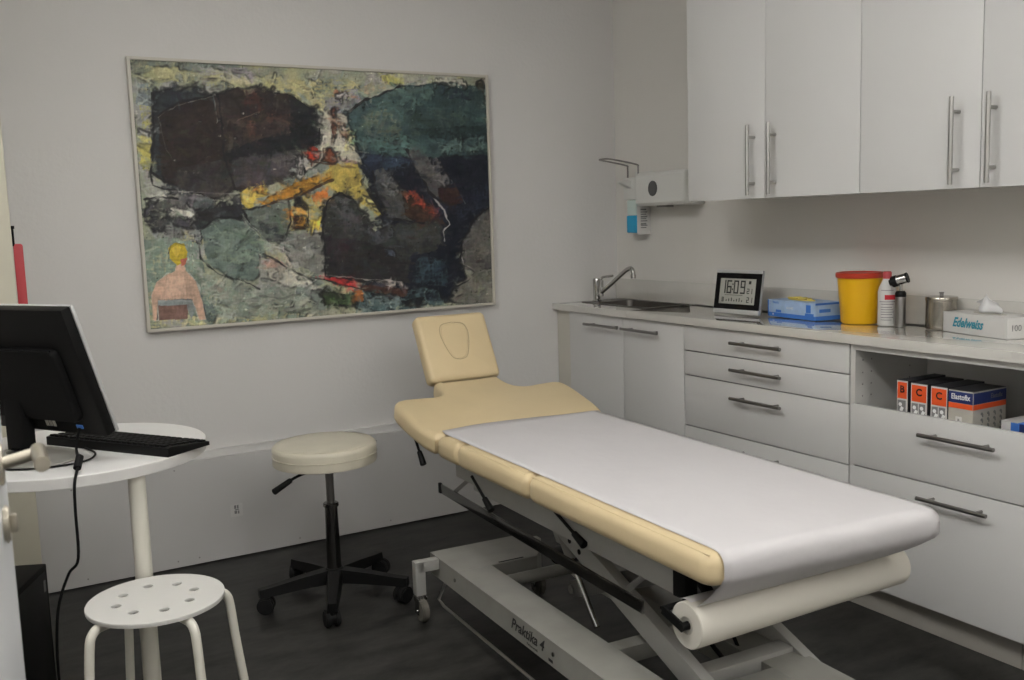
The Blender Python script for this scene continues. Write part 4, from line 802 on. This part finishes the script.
for k in range(5):
    an = a0 + k * 2 * PI / 5; d = Vector((math.cos(an), math.sin(an), 0)); s_ = Vector((-d.y, d.x, 0)); t_ = bmesh.new(); mb = MB()
    ring_ = []
    for u, wd, zt_, zb_ in ((.02, .028, .112, .066), (.12, .024, .102, .064), (.22, .019, .088, .058), (.262, .018, .084, .054)):
        p = d * u; ring_.append([tuple(p + s_ * wd + Vector((0, 0, zb_))), tuple(p + s_ * wd * .75 + Vector((0, 0, zt_))), tuple(p - s_ * wd * .75 + Vector((0, 0, zt_))), tuple(p - s_ * wd + Vector((0, 0, zb_))), tuple(p + s_ * wd + Vector((0, 0, zb_)))])
    mb.grid(ring_); bmesh.ops.remove_doubles(mb.b, verts=mb.b.verts, dist=1e-6); bmesh.ops.holes_fill(mb.b, edges=mb.b.edges, sides=8); bmesh.ops.recalc_face_normals(mb.b, faces=mb.b.faces)
    ar = mb.build('base_arm', M['black'], st)
    wc = d * .252; ca_ = an + 1.2 + k * .7; wx_ = Vector((math.cos(ca_), math.sin(ca_), 0)); wc2 = wc + Vector((-wx_.y, wx_.x, 0)) * .012
    mb = MB()
    for q_ in (-1, 1): mb.cyl(wc2 + wx_ * q_ * .006 + Vector((0, 0, .029)), wc2 + wx_ * q_ * .024 + Vector((0, 0, .029)), .0288, n=24, bev=.004)
    cst = mb.build('castor', M['rubber'], st)
    mb = MB(); mb.cyl(wc + Vector((0, 0, .045)), wc + Vector((0, 0, .070)), .010, n=12); mb.cyl(wc2 - wx_ * .006 + Vector((0, 0, .030)), wc2 + wx_ * .006 + Vector((0, 0, .030)), .024, n=20); mb.build('castor_hood', M['black'], cst)
# ------------------------------------------------------------------ white perforated stool
WS = Vector((-2.452, -1.535, 0))
ws = thing('perforated_stool', 'white metal stool with eight round holes in its seat', 'stool', WS, math.radians(-12))
cu = bpy.data.curves.new('seat', 'CURVE'); cu.dimensions = '2D'; cu.fill_mode = 'BOTH'; cu.extrude = .0025; cu.bevel_depth = .0015; cu.bevel_resolution = 2; cu.resolution_u = 12
def circ(r, cx=0, cy=0, n=48):
    s_ = cu.splines.new('POLY'); s_.points.add(n - 1); s_.use_cyclic_u = True
    for k in range(n): s_.points[k].co = (cx + r * math.cos(2 * PI * k / n), cy + r * math.sin(2 * PI * k / n), 0, 1)
circ(.150, n=72)
for k in range(8): a_ = 2 * PI * (k + .3) / 8; circ(.0125, .086 * math.cos(a_), .086 * math.sin(a_), 20)
tmp = bpy.data.objects.new('t', cu); C.objects.link(tmp); dg = bpy.context.evaluated_depsgraph_get(); dg.update(); me = bpy.data.meshes.new_from_object(tmp.evaluated_get(dg)); bpy.data.objects.remove(tmp)
me.transform(T((0, 0, .450))); me.materials.clear(); me.materials.append(M['white_paint']); me.name = 'seat'
so_ = bpy.data.objects.new('seat', me); C.objects.link(so_); so_.parent = ws; MW[so_] = MW[ws].copy()
MB().lathe([(.1485, .451), (.1510, .451), (.1510, .444), (.1485, .444), (.1485, .451)], (0, 0, 0), 72).build('seat_rim', M['white_paint'], so_)
for k in range(4):
    an = math.radians((203, 288, 3, 104)[k] + 12); d = Vector((math.cos(an), math.sin(an), 0))
    mb = MB(); mb.tube([d * .090 + Vector((0, 0, .434)), d * .130 + Vector((0, 0, .434)), d * .150 + Vector((0, 0, .430)), d * .163 + Vector((0, 0, .415)), d * .168 + Vector((0, 0, .39)), d * .172 + Vector((0, 0, .35)), d * .178 + Vector((0, 0, .29)), d * .212 + Vector((0, 0, .012))], .0105, 14)
    lg = mb.build('leg', M['leg_cream'], ws); MB().cyl(d * .2125 + Vector((0, 0, .0)), d * .2125 + Vector((0, 0, .018)), .0125, n=16, bev=.002).build('foot_cap', M['white_plastic'], lg)
# ------------------------------------------------------------------ round table
TC = Vector((-2.548, -1.07, 0)); TR = .325; TZ = .73
tb = thing('round_table', 'round white table carrying the monitor and keyboard', 'table', TC)
top = MB().lathe([(0, TZ - .028), (TR - .002, TZ - .028), (TR, TZ - .026), (TR, TZ - .002), (TR - .002, TZ), (0, TZ)], (0, 0, 0), 96).build('tabletop', M['table_white'], tb)
MB().lathe([(TR - .0005, TZ - .0270), (TR + .0006, TZ - .0262), (TR + .0006, TZ - .0018), (TR - .0005, TZ - .001)], (0, 0, 0), 96).build('edge_band', M['table_edge'], top)
for k in range(3):
    an = math.radians((-69.5, 53, 173.6)[k]); d = Vector((math.cos(an), math.sin(an), 0))
    lg = MB().cyl(d * .292 + Vector((0, 0, .012)), d * .292 + Vector((0, 0, TZ - .029)), .0215, .0205, n=28).build('leg', M['leg_cream'], tb)
    MB().cyl(d * .292, d * .292 + Vector((0, 0, .012)), .024, n=24, bev=.002).build('foot', M['white_plastic'], lg)
# keyboard
ka = Vector((-2.602, -.915)); kd = Vector((.545, -.816)).normalized(); kn = Vector((-kd.y, kd.x)); kn = kn if kn.x > 0 else -kn
KL, KW = .440, .143; k0 = Vector((-2.366, -1.338)) - kd * KL
kc = k0 + kd * KL / 2 + kn * KW / 2
kb = thing('keyboard', 'black computer keyboard on the round white table', 'keyboard', (kc.x, kc.y, TZ + .0005), math.atan2(kd.y, kd.x))
mb = MB(); mb.prism([(-KW / 2, 0), (KW / 2, 0), (KW / 2, .016), (-KW / 2, .024)] if 0 else [(-KW / 2, 0), (-KW / 2, .022), (-KW / 2 + .012, .024), (KW / 2, .010), (KW / 2, 0)], -KL / 2, KL / 2, .002, Matrix(((0, 0, 1, 0), (1, 0, 0, 0), (0, 1, 0, 0), (0, 0, 0, 1))))
s_sign = 1 if (MW[kb].to_3x3() @ Vector((0, 1, 0))).xy.dot(kn) > 0 else -1     # local +y is towards the user when positive
if s_sign < 0: bmesh.ops.transform(mb.b, matrix=Matrix.Rotation(PI, 4, 'Z'), verts=mb.b.verts)
mb.build('case', M['black'], kb)
mb = MB(); rng = random.Random(2)
for r_ in range(6):
    yy = -.058 + r_ * .0215 + (.004 if r_ else 0); x = -.212
    zz = .0242 - (yy + .075) * .093
    while x < .205:
        ww = .0155 if not (r_ == 5 and -.12 < x < -.05) else .10
        gap = .019
        if -.212 + .285 < x < -.212 + .292 or .135 < x < .142: x += .006; continue
        mb.box((x + ww / 2, s_sign * yy, zz + .002), (ww, .0165, .006), .0015, Matrix.Rotation(-s_sign * .09, 4, 'X'), 1); x += ww + .0035
mb.build('keys', M['black_m'], kb)
# monitor, seen from behind
P0 = Vector((-2.494, -1.305, .798)); tilt = math.radians(18); upm = Vector((-kn.x * math.sin(tilt), -kn.y * math.sin(tilt), math.cos(tilt)))
kd3 = Vector((kd.x, kd.y, 0)); nb = kd3.cross(upm).normalized(); nb = nb if nb.dot(Vector((kn.x, kn.y, 0))) > 0 else -nb   # towards the user
MWd, MHt = .50, .334
Rm = Matrix((kd3, nb, upm)).transposed().to_4x4()   # local x along kd (right end = near end), y towards the user, z up the screen
PM = T(P0 - kd3 * MWd / 2) @ Rm
mon = thing('monitor', 'black computer monitor seen from behind on the round white table', 'monitor', (-2.655, -1.115, TZ))
def pm(mb): bmesh.ops.transform(mb.b, matrix=PM, verts=mb.b.verts); return mb
shell = pm(MB().box((0, .010, MHt / 2), (MWd, .030, MHt), .006)).build('housing', M['black'], mon, True)
pm(MB().box((0, .0262, MHt / 2), (MWd + .007, .009, MHt + .001), .002)).build('bezel', M['silver'], mon, True)
pm(MB().box((0, .0285, MHt / 2), (MWd - .03, .001, MHt - .03), 0)).build('screen', M['black_g'], mon, True)
mb = MB(); mb.prism(rrect(-.19, .04, .19, .235, .02), -.012, .022, .010, Matrix(((1, 0, 0, 0), (0, 0, 1, -.012), (0, 1, 0, 0), (0, 0, 0, 1)))); pm(mb).build('rear_bulge', M['black_m'], mon, True)
mb = MB(); mb.box((.04, -.0265, .2375), (.30, .005, .004), .001); pm(mb).build('rear_groove', M['black_g'], mon, True)
mb = MB(); mb.box((.165, -.0055, .022), (.022, .003, .010), .0005); pm(mb).build('port', M['blue'], mon, True)
mb = MB()
for i in range(3): mb.box((.05 + .013 * i, -.0055, .030), (.009, .002, .026), 0)
pm(mb).build('rating_label', M['grey_card'], mon, True)
sb_ = Vector((-2.668, -1.125, 0)); kang = math.atan2(kd.y, kd.x)
BM = T(sb_) @ Matrix.Rotation(kang, 4, 'Z')
mb = MB(); mb.box((-.03, .012, TZ + .165), (.062, .040, .30), .008); bmesh.ops.transform(mb.b, matrix=BM, verts=mb.b.verts); mb.build('stand_column', M['black_m'], mon, True)
mb = MB(); mb.box((0, .03, TZ + .245), (.09, .06, .09), .01); bmesh.ops.transform(mb.b, matrix=BM, verts=mb.b.verts); mb.build('hinge_block', M['black'], mon, True)
mb = MB(); mb.lathe([(0, .0005), (.138, .0005), (.140, .003), (.136, .007), (.06, .011), (0, .011)], (0, 0, TZ), 64, Matrix.Diagonal((1, .78, 1, 1))); bmesh.ops.transform(mb.b, matrix=BM, verts=mb.b.verts); mb.build('stand_base', M['grey_paint'], mon, True)
mb = MB(); mb.lathe([(0, .0), (.055, .0), (.052, .012), (.040, .020), (0, .020)], (0, 0, TZ + .0085), 40, Matrix.Diagonal((1, .8, 1, 1))); bmesh.ops.transform(mb.b, matrix=BM, verts=mb.b.verts); mb.build('turntable', M['black_g'], mon, True)
# cables
pc = PM @ Vector((.165, -.008, .020))
mb = MB(); mb.tube([tuple(pc), tuple(pc + Vector((-.012, -.010, -.045))), (-2.572, -1.345, TZ + .020), (-2.590, -1.415, TZ - .01), (-2.594, -1.42, .66), (-2.596, -1.41, .54), (-2.618, -1.39, .50), (-2.645, -1.38, .42), (-2.655, -1.36, .30), (-2.650, -1.30, .15), (-2.63, -1.25, .03), (-2.60, -1.20, .006)], .0034, 10)
mb.cyl((-2.566, -1.335, TZ + .035), (-2.578, -1.365, TZ + .010), .009, n=14, bev=.003)
tag(mb.build('monitor_cable', M['black_m']), 'black cable with a ferrite bead hanging from the monitor to the floor', 'cable')
mb = MB(); mb.tube([(-2.75, -1.20, TZ + .004), (-2.68, -1.26, TZ + .004), (-2.60, -1.275, TZ + .004), (-2.54, -1.25, TZ + .004), (-2.515, -1.18, TZ + .004), (-2.53, -1.10, TZ + .004)], .0025, 8)
tag(mb.build('thin_cable', M['black_m']), 'thin black cable lying in a loop on the table around the monitor foot', 'cable')
# ------------------------------------------------------------------ computer tower under the table
A_ = Vector((-2.640, -1.02)); ldir = Vector((-.407, -.914)); wdir = Vector((-.914, .407)); TWW, TWD, TWH = .19, .42, .42
tcn = A_ + ldir * TWD / 2 + wdir * TWW / 2
tw = thing('computer_tower', 'black desktop computer tower on the floor under the round table', 'computer', (tcn.x, tcn.y, 0), math.atan2(ldir.y, ldir.x))
MB().box((0, 0, TWH / 2 + .006), (TWD, TWW, TWH - .008), .005).build('case', M['black_m'], tw)
sg = 1 if (MW[tw].to_3x3() @ Vector((0, 1, 0))).xy.dot(wdir) < 0 else -1
MB().box((0, sg * (TWW / 2 + .0006), TWH / 2 + .006), (TWD - .03, .002, TWH - .04), .0008).build('side_panel', M['black'], tw)
mb = MB(); mb.box((-TWD / 2 - .0008, 0, TWH / 2), (.002, TWW - .02, TWH - .03), .0006)
mb.build('rear_panel', M['black'], tw)
mb = MB(); mb.box((-TWD / 2 + .03, sg * (TWW / 2 + .002), TWH - .05), (.012, .001, .03)); mb.build('sticker', M['grey_ink'], tw)
mb = MB()
for x in (-.17, .17):
    for y in (-.07, .07): mb.cyl((x, y, 0), (x, y, .012), .012, n=12)
mb.build('feet', M['rubber'], tw)
# tall cream cupboard at the left end of the back wall, with a red strip hung on its side
cp = thing('tall_cupboard', 'tall plain cream cupboard against the back wall at the left frame edge', 'cupboard', (-2.90, -.20, 0))
MB().span((-3.20, -.34, .0), (-2.612, -.045, 2.1), .003).build('body', M['cream'], cp, True)
dd = MB().span((-3.197, -.356, .05), (-2.6135, -.341, 2.095), .002).build('door', M['cream'], cp, True)
MB().span((-2.656, -.3575, .468), (-2.640, -.3562, .476)).build('blue_tape', M['tape'], cp, True)
rs = thing('shoehorn', 'long red plastic shoehorn hanging by a black loop beside the cream cupboard', 'shoehorn', (-2.594, -.30, .95))
mb = MB(); mb.prism(rrect(-.014, .86, .014, 1.262, .008), -.302, -.296, .002, Matrix(((1, 0, 0, -2.5945), (0, 0, 1, 0), (0, 1, 0, 0), (0, 0, 0, 1)))); mb.build('blade', M['red'], rs, True)
mb = MB(); mb.tube([(-2.606, -.299, 1.255), (-2.606, -.299, 1.315)], .0035, 8, smooth=False); mb.cyl((-2.614, -.299, 1.315), (-2.600, -.299, 1.315), .005, n=10); mb.build('hanging_loop', M['black_m'], rs, True)
# ------------------------------------------------------------------ open door at the left edge
thd = math.radians(5.0); E_ = Vector((-2.7650, -2.57, 0)); D_ = Vector((-math.sin(thd), -math.cos(thd), 0)); N_ = Vector((math.cos(thd), -math.sin(thd), 0))
DM = Matrix((D_, N_, Vector((0, 0, 1)))).transposed().to_4x4(); DM = T(E_) @ DM
dr = MB(); dr.box((.44, -.020, 1.03), (.88, .040, 2.04), .002); bmesh.ops.transform(dr.b, matrix=DM, verts=dr.b.verts); dr = tag(dr.build('door_1', M['door']), kind='structure')
hz = 1.060
mb = MB(); mb.cyl((.118, 0, hz - .008), (.112, .040, hz - .001), .0068, n=20, bev=.001); mb.cyl((.102, .038, hz), (.190, .043, hz + .002), .0078, n=24, bev=.001); mb.cyl((.118, .0, hz - .008), (.118, .005, hz - .008), .022, n=28, bev=.001)
bmesh.ops.transform(mb.b, matrix=DM, verts=mb.b.verts); mb.build('door_handle', M['nickel'], dr)
mb = MB(); mb.cyl((.118, 0, hz - .072), (.118, .006, hz - .072), .020, n=28, bev=.002); mb.box((.118, .009, hz - .072), (.006, .008, .020), .002)
bmesh.ops.transform(mb.b, matrix=DM, verts=mb.b.verts); mb.build('lock_plate', M['nickel'], dr)
# ------------------------------------------------------------------ ceiling lamps
for i, (lx, ly) in enumerate(LAMPS):
    cl = thing('ceiling_lamp', ('white ceiling lamp above the round table', 'white ceiling lamp by the room door', 'white ceiling lamp farthest behind the couch')[i], 'lamp', (lx, ly, CEIL))
    MB().span((lx - .10, ly - .62, CEIL - .27), (lx + .10, ly + .62, CEIL - .17), .01).build('diffuser', M['lamp'], cl, True)
    for e_ in (-1, 1):
        MB().span((lx - .105, ly + e_ * .620, CEIL - .275), (lx + .105, ly + e_ * .640, CEIL - .165), .003).build('end_cap', M['white_paint'], cl, True)
        MB().cyl((lx, ly + e_ * .5, CEIL - .17), (lx, ly + e_ * .5, CEIL), .003, n=8).build('hanging_wire', M['steel'], cl, True)
